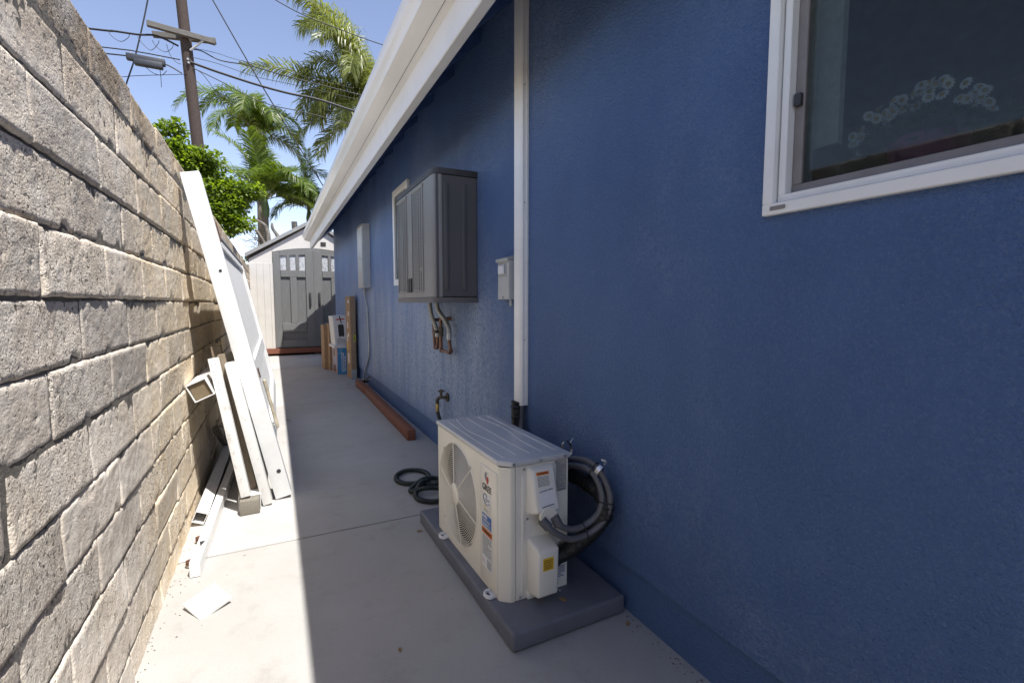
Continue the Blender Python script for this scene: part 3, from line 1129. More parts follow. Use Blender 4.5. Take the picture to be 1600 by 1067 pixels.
# electrical panel + conduit
ep = thing('electrical_panel', 'tall grey steel electrical panel on the far blue wall', 'electrical panel', (XH, 6.5, 1.335))
b = MB()
b.box((-.094, -.195, 0), (-.001, .195, .79), .004, 1)
b.build('cabinet', M['greybox'], ep)
b = MB()
b.box((-.101, -.185, .02), (-.0945, .185, .765), .003, 1)
pd = b.build('door', M['galv'], ep)
b = MB()
b.box((-.107, -.02, .36), (-.1005, .02, .40), .002, 1)
b.build('latch', M['greybox'], pd)
b = MB()
b.prism([(-.112, .785), (-.105, .80), (-.001, .81), (-.001, .79), (-.1, .79)], 1, -.2, .2)
b.build('drip_cap', M['greybox'], ep)
gc = thing('conduit', 'thin grey conduit dropping from the electrical panel to the ground', 'conduit', (XH - .02, 6.6, .03))
b = MB()
b.tube(smooth_path([(1.10, 6.63, 1.336), (1.10, 6.63, 1.25), (1.112, 6.53, 1.08), (1.112, 6.50, .83), (1.112, 6.46, .62), (1.112, 6.50, .42), (1.11, 6.80, .20), (1.105, 6.90, .08), (1.10, 6.80, .03)], 8), .0105, 10)
b.build('pipe', M['galv'], gc, off=gc.location)
b = MB()
for p, q in (((1.10, 6.63, 1.335), (1.10, 6.63, 1.27)), ((1.112, 6.515, 1.03), (1.112, 6.51, .98)), ((1.112, 6.48, .75), (1.112, 6.475, .71))):
    b.tube([p, q], .0155, 10)
b.build('coupling', M['galv'], gc, off=gc.location)
b = MB()
b.tube([(1.08, 6.72, .0), (1.085, 6.72, .10)], .011, 8)
b.tube([(1.05, 6.80, .05), (1.10, 6.42, .17)], .010, 8)
b.tube([(1.06, 6.76, .055), (1.12, 6.66, .075)], .016, 8)
b.build('ground_clamp', M['bronze'], gc, off=gc.location)

# spigot + hose
sp = thing('garden_tap', 'weathered bronze garden tap low on the blue wall', 'tap', (XH, 3.32, .45))
b = MB()
b.tube([(-.002, 0, 0), (-.012, 0, 0)], .033, 14)
b.tube(smooth_path([(-.01, 0, 0), (-.035, .01, 0), (-.055, .035, -.004), (-.062, .062, -.025), (-.062, .065, -.053)], 6), [.012] * 13 + [.014] * 12, 12)
b.tube([(-.05, .012, .0), (-.05, .012, .045)], .011, 10)
b.build('body', M['bronze'], sp)
b = MB()
b.tube([(-.05, .012, .045), (-.05, .012, .053)], .026, 6)
b.tube([(-.05, .012, .053), (-.05, .012, .061)], .007, 8)
b.build('handle', M['bronze'], sp)
gh = thing('garden_hose', 'dark green garden hose coiled on concrete and screwed to the tap', 'hose', (.8, 2.8, 0))
b = MB()
b.tube([(XH - .062, 3.385, .398), (XH - .062, 3.385, .385), (XH - .062, 3.385, .345), (XH - .062, 3.385, .335)], [.0135, .015, .0145, .012], 12)
b.build('brass_coupling', M['brass'], gh, off=gh.location)
path = smooth_path([(XH - .062, 3.385, .335), (XH - .055, 3.33, .24), (XH - .05, 3.26, .08), (1.05, 3.16, .022), (.97, 3.02, .018), (.93, 2.88, .018), (.86, 2.80, .018), (.78, 2.865, .018), (.70, 2.90, .018), (.665, 2.98, .018), (.69, 3.07, .018), (.76, 3.125, .018), (.84, 3.09, .018), (.872, 3.0, .018), (.845, 2.88, .025), (.775, 2.80, .044), (.72, 2.72, .030), (.705, 2.645, .018), (.74, 2.58, .018), (.80, 2.555, .018), (.86, 2.60, .018), (.885, 2.68, .018), (.84, 2.71, .03), (.76, 2.70, .045), (.70, 2.74, .025), (.715, 2.80, .02), (.80, 2.86, .040), (.90, 2.89, .02), (.95, 2.80, .018), (.94, 2.66, .018), (.88, 2.52, .018)], 14)
rad = [.0132 + (.0020 if i % 2 else -.0012) for i in range(len(path))]
b = MB()
b.tube(path, rad, 12)
b.build('hose_body', M['hose'], gh, off=gh.location)

# =================================================================== AIR CONDITIONER
pad = MB()
pad.box((-.235, -.53, 0), (.235, .53, .068), .012, 3)
pad = pad.build('condenser_pad', M['pad'])
pad.location = (.885, 1.845, .0005)
pad.rotation_euler = (0, 0, radians(0.8))
tag(pad, 'dark grey plastic pad under the cream air conditioner', 'equipment pad')

ac = thing('air_conditioner', 'cream outdoor air conditioner unit with round fan grille on grey pad', 'air conditioner', (.693, 1.462, .0695), (0, 0, radians(1.2)))
AD, AL, AH = .275, .685, .497
FV, FW, FR = .435, .255, .212
# casing front with round fan opening
b = MB()
angs = sorted(set([2 * pi * i / 72 for i in range(72)] + [atan2(z - FW, y - FV) % (2 * pi) for y in (.036, AL) for z in (0, AH)]))
y0, y1, z0, z1 = .036, AL, .0, AH


def rect_hit(a):
    dy, dz = cos(a), sin(a)
    ts = []
    if dy > 1e-9: ts.append((y1 - FV) / dy)
    if dy < -1e-9: ts.append((y0 - FV) / dy)
    if dz > 1e-9: ts.append((z1 - FW) / dz)
    if dz < -1e-9: ts.append((z0 - FW) / dz)
    t = min(ts)
    return Vector((0, FV + dy * t, FW + dz * t))


ci = [Vector((0, FV + cos(a) * (FR + .008), FW + sin(a) * (FR + .008))) for a in angs]
cr = [Vector((-.006, FV + cos(a) * (FR + .004), FW + sin(a) * (FR + .004))) for a in angs]
cq = [Vector((.004, FV + cos(a) * FR, FW + sin(a) * FR)) for a in angs]
cb = [Vector((.05, FV + cos(a) * FR, FW + sin(a) * FR)) for a in angs]
cx = [Vector((0, FV + cos(a) * (FR + .016), FW + sin(a) * (FR + .016))) for a in angs]
co = [rect_hit(a) for a in angs]
k = len(angs)
for A, B_ in ((co, cx), (cx, ci), (ci, cr), (cr, cq), (cq, cb)):
    for i in range(k):
        j = (i + 1) % k
        b.face((A[i], A[j], B_[j], B_[i]))
bmesh.ops.remove_doubles(b.bm, verts=b.bm.verts, dist=1e-6)
for f in b.bm.faces:
    f.smooth = True
# rounded near corner, base edge, far side, back
arc = [(0, .036), (.0025, .029), (.007, .024), (.030, .0035), (.036, .0008), (.042, 0)]
for (u0, v0), (u1, v1) in zip(arc[:-1], arc[1:]):
    f = b.face(((u0, v0, 0), (u1, v1, 0), (u1, v1, AH), (u0, v0, AH)))
    f.smooth = True
b.face(((.042, 0, 0), (.05, 0, 0), (.05, 0, AH), (.042, 0, AH)))
b.face(((0, AL, 0), (0, AL, AH), (AD, AL, AH), (AD, AL, 0)))
b.build('front_panel', M['cream'], ac, angle=30)
b = MB()
b.box((.0525, 0, 0), (AD, .02, AH), .002, 1)
b.box((.075, -.004, .025), (.088, .004, .46), .004, 2)
b.box((.205, -.003, .33), (.2075, .004, .37), .001, 1)
b.build('side_panel', M['creamd'], ac)
b = MB()
b.box((.03, .022, .003), (AD - .004, AL - .004, AH - .002))
b.build('fan_bay', M['acin'], ac)
# raised front panel for the labels
b = MB()
b.box((-.0055, .036, .02), (.012, .186, .468), .0055, 3)
b.build('label_panel', M['cream'], ac)
b = MB()
t = bmesh.new()
P8 = [(-.007, .034), (.034, -.007), (AD + .007, -.007), (AD + .007, AL + .007), (-.007, AL + .007)]
lo_ = [t.verts.new((u, v, .5)) for u, v in P8]
hi_ = [t.verts.new((u, v, .520)) for u, v in P8]
t.faces.new(lo_[::-1])
t.faces.new(hi_)
for i in range(5):
    t.faces.new((lo_[i], lo_[(i + 1) % 5], hi_[(i + 1) % 5], hi_[i]))
bmesh.ops.bevel(t, geom=list(t.edges), offset=.005, segments=3, profile=.5, affect='EDGES')
for f in t.faces:
    f.smooth = True
b.merge(t)
top = b.build('top_panel', M['actop'], ac)
b = MB()
for c in ([(.035, .64), (.028, .3), (.03, .05)], [(.085, .655), (.06, .45), (.085, .2), (.085, .05)], [(.14, .655), (.135, .3), (.14, .05)], [(.195, .655), (.215, .42), (.19, .2), (.19, .05)], [(.245, .655), (.245, .3), (.245, .04)]):
    b.tube(smooth_path([(u, v, .5175) for u, v in c], 8), .0055, 8)
b.build('rib', M['actop'], top)
# grille
b = MB()
for i in range(20):
    rr = .049 + (FR - .051) * i / 19
    dome = -.010 * (1 - (rr / FR) ** 2) - .002
    b.tube([(dome, FV + cos(2 * pi * j / 56) * rr, FW + sin(2 * pi * j / 56) * rr) for j in range(56)], .0017, 5, closed=True)
for a in (14, 78, 135, 194, 258, 315):
    t = radians(a)
    b.tube([(-.014 + .012 * q, FV + cos(t) * (.04 + q * (FR - .036)), FW + sin(t) * (.04 + q * (FR - .036))) for q in (0, .5, 1)], .0027, 6)
b.build('fan_grille', M['cream'], ac)
b = MB()
b.tube([(-.010, FV, FW), (-.015, FV, FW), (-.0175, FV, FW)], [.046, .046, .042], 36)
b.build('grille_hub', M['cream'], ac)
for kx in range(3):
    b = MB()
    b.smooth = True
    a0 = radians(120 * kx + 20)

    def fb(u, v):
        rr = .04 + .155 * u
        a = a0 + radians(75) * v + u * .5
        return Vector((.028 - .02 * v, FV + cos(a) * rr, FW + sin(a) * rr))
    b.grid(fb, 8, 10)
    b.build('fan_blade', M['blade'], ac)
# terminal cover (wedge, deeper at the bottom)
b = MB()
t = bmesh.new()
A = [(.095, -.001, .49), (.095, -.001, .315), (.212, -.001, .315), (.212, -.001, .49)]
Bq = [(.108, -.022, .482), (.104, -.062, .338), (.200, -.062, .338), (.196, -.022, .482)]
va = [t.verts.new(p) for p in A]
vb = [t.verts.new(p) for p in Bq]
t.faces.new(vb)
for i in range(4):
    t.faces.new((va[i], va[(i + 1) % 4], vb[(i + 1) % 4], vb[i]))
bmesh.ops.bevel(t, geom=[e for e in t.edges if not e.is_boundary], offset=.008, segments=3, profile=.5, affect='EDGES')
for f in t.faces:
    f.smooth = True
b.merge(t)
tc = b.build('terminal_cover', M['creamd'], ac, angle=50)
nrm = Vector((0, -.144, -.040)).normalized()
up = Vector((0, .040, .144)).normalized()


def on_cover(u, wz):
    q = (.482 - wz) / .144
    return Vector((u, -.022 - .040 * q, wz)) + nrm * .001


def flat(mb, m4, wd, ht, th=.0006):
    mb.box((-wd / 2, -ht / 2, -.0002), (wd / 2, ht / 2, th), mat=m4)


ls = random.Random(11)


def sticker(parent, mat, m4, wd, ht, label=None, name='sticker'):
    q = MB()
    flat(q, m4, wd, ht)
    o = q.build(name, mat, parent)
    if label:
        o['label'] = label
    return o


def up_m(m4, dz):
    return m4 @ Matrix.Translation((0, 0, dz))


m4 = plane_matrix(on_cover(.146, .442), (1, 0, 0), up)
s1 = sticker(ac, M['creamd'], m4, .052, .050, 'small warning sticker with orange band on the side cover')
q = MB()
text_rows(q, up_m(m4, .0007), .047, .036, 8, ls)
q.build('print', M['inkgrey'], s1)
mo = plane_matrix(on_cover(.146, .468), (1, 0, 0), up)
s2 = sticker(ac, M['orange'], up_m(mo, .0005), .052, .011, 'orange warning band on the side cover')
lettering('WARNING', .0085, M['ink'], s2, up_m(mo, .0016))
m4 = plane_matrix(on_cover(.152, .385), Vector((1, 0, .10)), up)
s3 = sticker(ac, M['paper'], up_m(m4, .0004), .064, .068, 'square white sticker on the side cover')
q = MB()
for i in range(3):
    pass
lettering('USE PHONE CAMERA', .0058, M['ink'], s3, up_m(m4, .0014) @ Matrix.Translation((0, .026, 0)), bold=.0001)
text_rows(q, up_m(m4, .0012) @ Matrix.Translation((0, -.027, 0)), .050, .007, 1, ls)
q.build('print', M['ink'], s3)
b = MB()
b.tube([(.152, -.050, .322), (.152, -.064, .322)], .0335, 28)
b.build('cable_plate', M['creamd'], ac)
m4 = plane_matrix((.243, -.001, .44), (1, 0, 0), (0, 0, 1))
s4 = sticker(ac, M['greyplate'], m4, .046, .125, 'grey rating plate on the near side')
q = MB()
text_rows(q, up_m(m4, .0007), .040, .098, 17, ls, .6)
q.box((-.014, -.060, 0), (.016, -.053, .0003), mat=up_m(m4, .0007))
q.build('print', M['inkgrey'], s4)
m4 = plane_matrix((.232, -.0006, .30), (1, 0, 0), (0, 0, 1))
s5 = sticker(ac, M['paper'], m4, .016, .018)
m4 = plane_matrix((.246, -.0006, .065), (1, 0, 0), (0, 0, 1))
s6 = sticker(ac, M['paper'], m4, .038, .055, 'white wiring sticker low on the near side')
q = MB()
text_rows(q, up_m(m4, .0007), .034, .046, 6, ls, .8)
q.build('print', M['navy'], s6)
# valve cover
b = MB()
t = bmesh.new()
A = [(.098, -.001, .225), (.098, -.001, .02), (.198, -.001, .02), (.198, -.001, .225)]
Bq = [(.104, -.075, .203), (.100, -.075, .035), (.186, -.075, .035), (.190, -.075, .208)]
va = [t.verts.new(p) for p in A]
vb = [t.verts.new(p) for p in Bq]
t.faces.new(vb)
for i in range(4):
    t.faces.new((va[i], va[(i + 1) % 4], vb[(i + 1) % 4], vb[i]))
bmesh.ops.bevel(t, geom=[e for e in t.edges if not e.is_boundary], offset=.010, segments=3, profile=.5, affect='EDGES')
for f in t.faces:
    f.smooth = True
b.merge(t)
b.box((.096, -.012, .0), (.20, .004, .026), .002, 1)
vc = b.build('valve_cover', M['creamd'], ac, angle=50)
m4 = plane_matrix((.143, -.0755, .155), (1, 0, 0), (0, 0, 1))
s7 = sticker(ac, M['yellow'], m4, .044, .046, 'yellow caution sticker on the valve cover')
q = MB()
text_rows(q, up_m(m4, .0007), .036, .036, 6, ls)
q.build('print', M['brownprint'], s7)
# front labels; reading direction runs towards the camera (-y)
XF = -.0062


def fm4(v, wz):
    return plane_matrix((XF, v, wz), (0, -1, 0), (0, 0, 1))


b = MB()
m4 = fm4(.122, .428)
pts = [(.019 * cos(a), .024 * sin(a)) for a in [radians(95 + i * 16) for i in range(11)]]
for poly, mat, nm in ((((-.017, .004), (-.012, .017), (0, .024), (-.001, .004), (-.003, -.016)), M['inkgrey'], 'emblem'), (((.002, .006), (.018, .006), (.018, -.010), (.012, -.020), (.002, -.022)), M['red'], 'emblem'), (((.001, .024), (.011, .020), (.016, .009), (.002, .009)), M['paper'], 'emblem')):
    q = MB()
    t = bmesh.new()
    t.faces.new([t.verts.new((x, y, .0006)) for x, y in poly])
    q.merge(t, m4)
    q.build(nm, mat, ac)
lettering('GREE', .034, M['ink'], ac, fm4(.120, .388), bold=.0006)
m4 = fm4(.119, .345)
s8 = sticker(ac, M['paper'], m4, .066, .044, 'white round-logo sticker')
q = MB()
q.tube([tuple(up_m(m4, .0008) @ Vector((-.012 + .016 * cos(a), .004 + .015 * sin(a), 0))) for a in [radians(20 + 12 * i) for i in range(26)]], .0016, 5)
q.tube([tuple(up_m(m4, .0008) @ Vector((-.004 + .03 * cos(a), -.002 + .017 * sin(a), 0))) for a in [radians(-120 + 8 * i) for i in range(14)]], .0012, 5)
for i in range(4):
    q.box((-.010 + i * .009, -.003, .0006), (-.006 + i * .009, .005, .001), mat=m4)
q.build('print', M['navy'], s8)
m4 = fm4(.119, .308)
s9 = sticker(ac, M['creamd'], m4, .062, .026, 'pale sticker with small yellow stripe')
q = MB()
q.box((-.026, .004, 0), (-.010, .008, .0003), mat=up_m(m4, .0007))
q.build('stripe', M['yellow'], s9)
q = MB()
text_rows(q, up_m(m4, .0007) @ Matrix.Translation((0, -.005, 0)), .05, .012, 3, ls)
q.build('print', M['greyplate'], s9)
m4 = fm4(.119, .262)
s10 = sticker(ac, M['paper'], m4, .088, .058, 'white bordered blue certification sticker')
q = MB()
flat(q, up_m(m4, .0006), .080, .049)
q.build('blue_field', M['blueprint'], s10)
lettering('AHRI', .019, M['paper'], s10, up_m(m4, .0017) @ Matrix.Translation((-.016, .014, 0)), bold=.0004)
lettering('CERTIFIED', .0125, M['paper'], s10, up_m(m4, .0017) @ Matrix.Translation((0, .0, 0)))
q = MB()
text_rows(q, up_m(m4, .0015) @ Matrix.Translation((0, -.015, 0)), .066, .012, 3, ls)
q.build('print', M['paper'], s10)
m4 = fm4(.119, .219)
s11 = sticker(ac, M['orange'], m4, .088, .022, 'orange warning band on the front')
lettering('WARNING', .017, M['ink'], s11, up_m(m4, .0012))
m4 = fm4(.119, .142)
s12 = sticker(ac, M['paper'], m4, .088, .130, 'tall white warning sticker on the front')
q = MB()
text_rows(q, up_m(m4, .0007) @ Matrix.Translation((0, .022, 0)), .078, .08, 11, ls)
text_rows(q, up_m(m4, .0007) @ Matrix.Translation((.020, -.042, 0)), .038, .036, 6, ls)
q.build('print', M['inkgrey'], s12)
q = MB()
mm = up_m(m4, .0009) @ Matrix.Translation((-.022, -.040, 0))
q.tube([tuple(mm @ Vector(p)) for p in ((-.014, 0, 0), (0, .014, 0), (.014, 0, 0), (0, -.014, 0))], .0012, 4, closed=True)
q.build('hazard_diamond', M['red'], s12)
# feet, screws
for v in (.075, .575):
    b = MB()
    for dz, rr in ((.0, .018), (.006, .018)):
        b.tube([(-.018 + cos(a) * .017, v + sin(a) * .022, .004 + dz) for a in [radians(50 + 20 * i) for i in range(14)]], .0045, 6)
    b.box((-.014, v - .022, 0), (.03, v + .022, .004), .001, 1)
    b.build('foot', M['paper'], ac)
b = MB()
for p in ((.04, -.007, .510), (.15, -.007, .508), (.255, -.007, .510)):
    b.tube([p, (p[0], p[1] - .004, p[2])], .0055, 8)
for p in ((.084, -.0005, .485), (.219, -.0005, .49), (.098, -.0005, .30), (.07, -.0005, .012), (.20, -.0005, .012), (.192, -.074, .045)):
    b.tube([p, (p[0], p[1] - .004, p[2])], .0045, 8)
for a in (47, 133, 227, 313):
    t = radians(a)
    b.tube([(-.004, FV + cos(t) * (FR + .008), FW + sin(t) * (FR + .008)), (-.009, FV + cos(t) * (FR + .008), FW + sin(t) * (FR + .008))], .004, 8)
b.build('screw', M['screwm'], ac)


# conduits and line set
def conduit(pts, label, off=Vector((0, 0, 0))):
    o = thing('flexible_conduit', label, 'conduit', (1.0, 1.45, .4), group='grey conduits looping beside the air conditioner')
    pth = smooth_path([Vector(p) + off for p in pts], 10)
    q = MB()
    q.tube(pth, .0115, 14)
    q.build('tube', M['conduit'], o, off=o.location)
    d = (pth[4] - pth[0]).normalized()
    q = MB()
    q.tube([pth[0] - d * .012, pth[0] + d * .026], .0175, 12)
    q.build('gland', M['conduit'], o, off=o.location)
    return o, pth


loop = [(.825, 1.402, .375), (.862, 1.385, .335), (.925, 1.375, .303), (1.0, 1.37, .312), (1.058, 1.355, .36), (1.076, 1.352, .43), (1.068, 1.378, .50), (1.05, 1.425, .545), (1.045, 1.52, .535), (1.05, 1.70, .475), (1.06, 1.88, .43), (1.085, 2.04, .44), (1.10, 2.10, .54), (1.105, 2.10, .64)]
loop2 = [(.872, 1.40, .378), (.888, 1.392, .352), (.935, 1.385, .333), (.99, 1.382, .340), (1.036, 1.372, .375), (1.054, 1.372, .43), (1.050, 1.395, .488), (1.036, 1.435, .523), (1.03, 1.52, .51), (1.035, 1.66, .46), (1.05, 1.86, .405), (1.08, 2.04, .41), (1.105, 2.125, .52), (1.11, 2.128, .64)]
o1, p1 = conduit(loop, 'outer grey conduit looping beside the air conditioner')
o2, p2 = conduit(loop2, 'inner grey conduit looping beside the air conditioner')
for fr in (.22, .37, .53, .66):
    i = int(fr * (len(p1) - 1))
    c1 = p1[i]
    c2 = min(p2, key=lambda v: (v - c1).length)
    d = (p1[i + 1] - p1[i - 1]).normalized()
    ax = (c2 - c1).normalized()
    nn = d.cross(ax).normalized()
    lh = (c2 - c1).length / 2 + .0145
    mid = (c1 + c2) / 2
    q = MB()
    q.tube([mid + ax * (lh * cos(a)) + nn * (.0150 * sin(a)) for a in [2 * pi * j / 24 for j in range(24)]], .0022, 6, closed=True)
    q.build('zip_tie', M['zip'], o1, off=o1.location)
ls_ = thing('refrigerant_line', 'thick black taped line bundle between the air conditioner and duct cover', 'pipe bundle', (1.0, 1.5, .3))
pth = smooth_path([(.872, 1.452, .20), (.92, 1.442, .215), (.985, 1.42, .255), (1.045, 1.385, .325), (1.075, 1.375, .40), (1.075, 1.44, .44), (1.06, 1.60, .45), (1.06, 1.82, .42), (1.08, 2.03, .43), (1.094, 2.12, .50), (1.094, 2.132, .60), (1.096, 2.132, .645)], 14)
b = MB()
rr = [.031 + .003 * noise.noise(Vector((i * .35, 0, 0))) + (.0025 if i % 9 == 0 else 0) for i in range(len(pth))]
b.tube(pth, rr, 16)
b.build('insulation', M['blackfoam'], ls_, off=ls_.location)
for i in (22, 48, 74):
    b = MB()
    b.tube([pth[i], pth[i + 1] + (pth[i + 1] - pth[i]) * .6], .0345, 14)
    b.build('tape_band', M['black'], ls_, off=ls_.location)
for p, d_, lb in (((1.058, 1.402, .520), (-.02, .045, .03), 'bright crumpled foil strap round the grey conduits at the loop top'), ((1.048, 1.60, .555), (.0, .05, -.02), 'bright foil scrap on the conduits just behind the unit top corner')):
    P = Vector(p)
    d_ = Vector(d_).normalized()
    q = MB()
    rs_ = random.Random(lb)
    n1 = d_.cross(Vector((1, 0, 0))).normalized()
    n2 = d_.cross(n1)
    ring = [P + n1 * (.029 + rs_.uniform(0, .004)) * cos(a) + n2 * (.019 + rs_.uniform(0, .003)) * sin(a) for a in [2 * pi * i / 14 for i in range(14)]]
    for i in range(14):
        A, B_ = ring[i], ring[(i + 1) % 14]
        q.face((A - d_ * .008, B_ - d_ * .008, B_ + d_ * .008, A + d_ * .008))
    for k_ in range(2):
        o_ = P + Vector((.012, -.01 + k_ * .004, .024 + k_ * .008))
        pts = [o_ + Vector((rs_.uniform(-.006, .02), rs_.uniform(-.01, .01), rs_.uniform(-.004, .022))) for _ in range(4)]
        q.face(pts[:3])
        q.face((pts[1], pts[2], pts[3]))
    tag(q.build('foil_strap', M['foil'], off=P), lb, 'strap', 'foil straps on the conduits')

# =================================================================== GROUND CLUTTER, RIGHT SIDE
def beam(pts, label, zt=.088, wd=.07):
    a, c = Vector(pts[0]), Vector(pts[1])
    d = (c - a)
    q = MB()
    q.box((-wd / 2, -d.length / 2, 0), (wd / 2, d.length / 2, zt), .004, 2)
    o = q.build('timber_beam', M['redwood'])
    mid = (a + c) / 2
    o.location = (mid.x, mid.y, .001)
    o.rotation_euler = (0, 0, -atan2(d.x, d.y))
    return tag(o, label, 'timber', 'red timbers lying along the blue wall')


beam(((.992, 3.865), (1.015, 6.06)), 'long red stained timber lying on concrete beside the blue wall')
beam(((1.017, 6.075), (1.005, 6.76)), 'short red timber end under the thin grey conduit')


def carton(name, cx, cy, wx, wy, h, rz, mat, label, cat, z=0.001, tilt=(0, 0), bev=.003):
    e = thing(name, label, cat, (cx, cy, z), (tilt[0], tilt[1], rz))
    q = MB()
    q.box((-wx / 2, -wy / 2, 0), (wx / 2, wy / 2, h), bev, 1)
    q.build('box', mat, e)
    return e


tcn = carton('tall_carton', 1.045, 7.62, .075, .36, 1.24, radians(2.5), M['cardboard'], 'tall narrow brown cardboard carton standing against the blue wall', 'carton')
q = MB()
q.box((.005, -.1815, .57), (.036, -.1802, .66))
q.build('sticker', M['lime'], tcn)
q = MB()
q.box((.010, -.1825, .585), (.026, -.1816, .62))
q.box((.010, -.1825, .628), (.022, -.1816, .648))
q.build('print', M['ink'], tcn)
q = MB()
q.box((-.0372, -.1812, .002), (.0376, .18, .14), .0, 1)
q.build('tape', M['galv'], tcn)
q = MB()
for y, z, wy, wz in ((-.06, 1.16, .08, .05), (-.05, .98, .06, .07), (.02, .80, .05, .1), (-.02, .66, .07, .06), (.06, .60, .06, .10), (.0, .30, .09, .15)):
    q.box((-.0385, y - wy / 2, z - wz / 2), (-.0376, y + wy / 2, z + wz / 2))
q.build('label_paper', M['paper'], tcn)
q = MB()
q.box((-.0387, .03, .42), (-.0377, .09, .54))
q.build('yellow_label', M['yellow'], tcn)
q = MB()
q.box((-.02, -.1812, .14), (.037, -.1802, 1.235))
q.build('brown_tape', M['cardside'], tcn)

toy = carton('toy_box', .945, 8.28, .145, .50, .42, radians(3), M['toyblue'], 'colourful blue toy box on concrete under the white boxes', 'box')
q = MB()
q.box((-.0740, -.245, .005), (-.0727, .245, .415))
q.build('printed_side', M['toypink'], toy)
q = MB()
q.box((-.0752, -.10, .02), (-.0741, .12, .13))
q.box((-.0752, -.02, .28), (-.0741, .10, .38))
q.build('print', M['brownprint'], toy)
q = MB()
tm = plane_matrix((.02, -.2515, .20), (0, 0, 1), (-1, 0, 0))
text_rows(q, tm, .30, .075, 3, random.Random(4), .8)
q.build('lettering', M['paper'], toy)
fb_ = carton('flat_box', .925, 8.24, .20, .46, .042, radians(4), M['paper'], 'flat white box lying on top of the blue toy box', 'box', z=.423)
wb = carton('white_box', .955, 8.27, .20, .42, .47, radians(3), M['paper'], 'white printed carton leaning on top of the flat white box', 'box', z=.4665, tilt=(0, radians(-4)))
q = MB()
q.box((-.055, -.2112, .405), (.075, -.2102, .425))
q.build('red_heading', M['red'], wb)
q = MB()
pts = [(-.035, .15), (-.025, .13), (.0, .145), (.03, .13), (.05, .15), (.055, .30), (.045, .33), (-.02, .335), (-.035, .32)]
q.prism(pts, 1, -.2112, -.2102)
q.build('product_print', M['ink'], wb)
q = MB()
q.tube([(-.0, -.214, .47), (.012, -.216, .40), (.022, -.214, .35)], .008, 6)
q.build('carry_strap', M['black'], wb)
q = MB()
tm = plane_matrix((.0, -.2107, .06), (1, 0, 0), (0, 0, 1))
text_rows(q, tm, .13, .08, 5, random.Random(5), .7)
q.box((-.06, .045, 0), (.0, .055, .0005), mat=tm)
q.build('print', M['inkgrey'], wb)
for cx, cy, h, lb in ((.842, 8.72, .79, 'wider brown board standing behind the blue toy box'), (.775, 8.90, .76, 'narrow brown board standing nearest the shed')):
    q = MB()
    q.box((-.03, -.17, 0), (.03, .17, h), .003, 1)
    o = q.build('brown_board', M['cardboard'])
    o.location = (cx, cy, .001)
    o.rotation_euler = (0, 0, radians(3))
    tag(o, lb, 'board', 'brown boards beside the boxes')

# =================================================================== GROUND CLUTTER, LEFT SIDE
def lean_box(name, mat, foot, topp, wid, dep, label, cat, parent=None, hollow=None):
    """plank from foot to top (near-face left edge), width along +x in the face, depth away from camera"""
    a, c = Vector(foot), Vector(topp)
    d = (c - a)
    zz = d.normalized()
    yy = Vector((0, 1, 0))
    yy = (yy - zz * yy.dot(zz)).normalized()
    xx = yy.cross(zz)
    m4 = Matrix(((xx.x, yy.x, zz.x, a.x), (xx.y, yy.y, zz.y, a.y), (xx.z, yy.z, zz.z, a.z), (0, 0, 0, 1)))
    q = MB()
    q.box((0, 0, 0), (wid, dep, d.length), .003, 2, mat=m4)
    return q, m4, d.length


# white gate leaning on the wall
gate = thing('white_gate', 'long white vinyl gate leaning upright against the block wall', 'gate', (0, 3.03, 0))
GO = (0, 3.03, 0)
q, gm, gl = lean_box('', None, (-.028, 3.02, .004), (-.410, 3.02, 1.815), .088, .09, '', '')
stile = q.build('stile', M['vinyl'], gate, off=GO)
gi = gm


def gbox(x0, x1, y0, y1, z0, z1, bev=.002):
    q = MB()
    q.box((x0, y0, z0), (x1, y1, z1), bev, 1, mat=gm)
    return q


q = MB()
for z in (.16, 1.33):
    q.tube([gm @ Vector((.055, -.002, z)), gm @ Vector((.055, .004, z))], .008 if z > 1 else .012, 12)
q.build('bolt_hole', M['heatertop'], stile, off=GO)
gate_len = 2.35
gbox(.010, .088, .09 + gate_len - .09, .09 + gate_len, .30, 1.54).build('stile', M['vinyl'], gate, off=GO)
for z0, z1 in ((.30, .39), (.70, .80), (1.47, 1.52)):
    gbox(.015, .083, .091, .09 + gate_len - .091, z0, z1).build('rail', M['vinyl'], gate, off=GO)
nb = 14
for i in range(nb):
    ya = .095 + i * (gate_len - .19) / nb
    yb = ya + (gate_len - .19) / nb - .006
    gbox(.036, .060, ya, yb, .392, .698, .003).build('board', M['vinyl'], gate, off=GO)
    gbox(.036, .066, ya, yb, .802, 1.468, .003).build('board', M['vinyl'], gate, off=GO)
q = MB()
q.box((.008, .10, 1.52), (.09, .09 + gate_len, 1.55), .008, 2, mat=gm)
q.build('top_cap', M['shedroof'], gate, off=GO)
q = gbox(.05, .094, .092, .125, 1.49, 1.60, .006)
q.build('hinge', M['copper'], gate, off=GO)
q = gbox(.088, .0945, .10, .14, .70, .76, .002)
q.build('hinge', M['copper'], gate, off=GO)
q = gbox(.092, .112, .20, .235, .36, .67, .006)
gate_handle = q.build('handle', pm('beige_handle', (.42, .37, .27), .5, .2, 20), gate, off=GO)
q = gbox(.086, .096, .195, .24, .345, .39, .002)
q.build('handle_mount', M['galv'], gate_handle, off=GO)

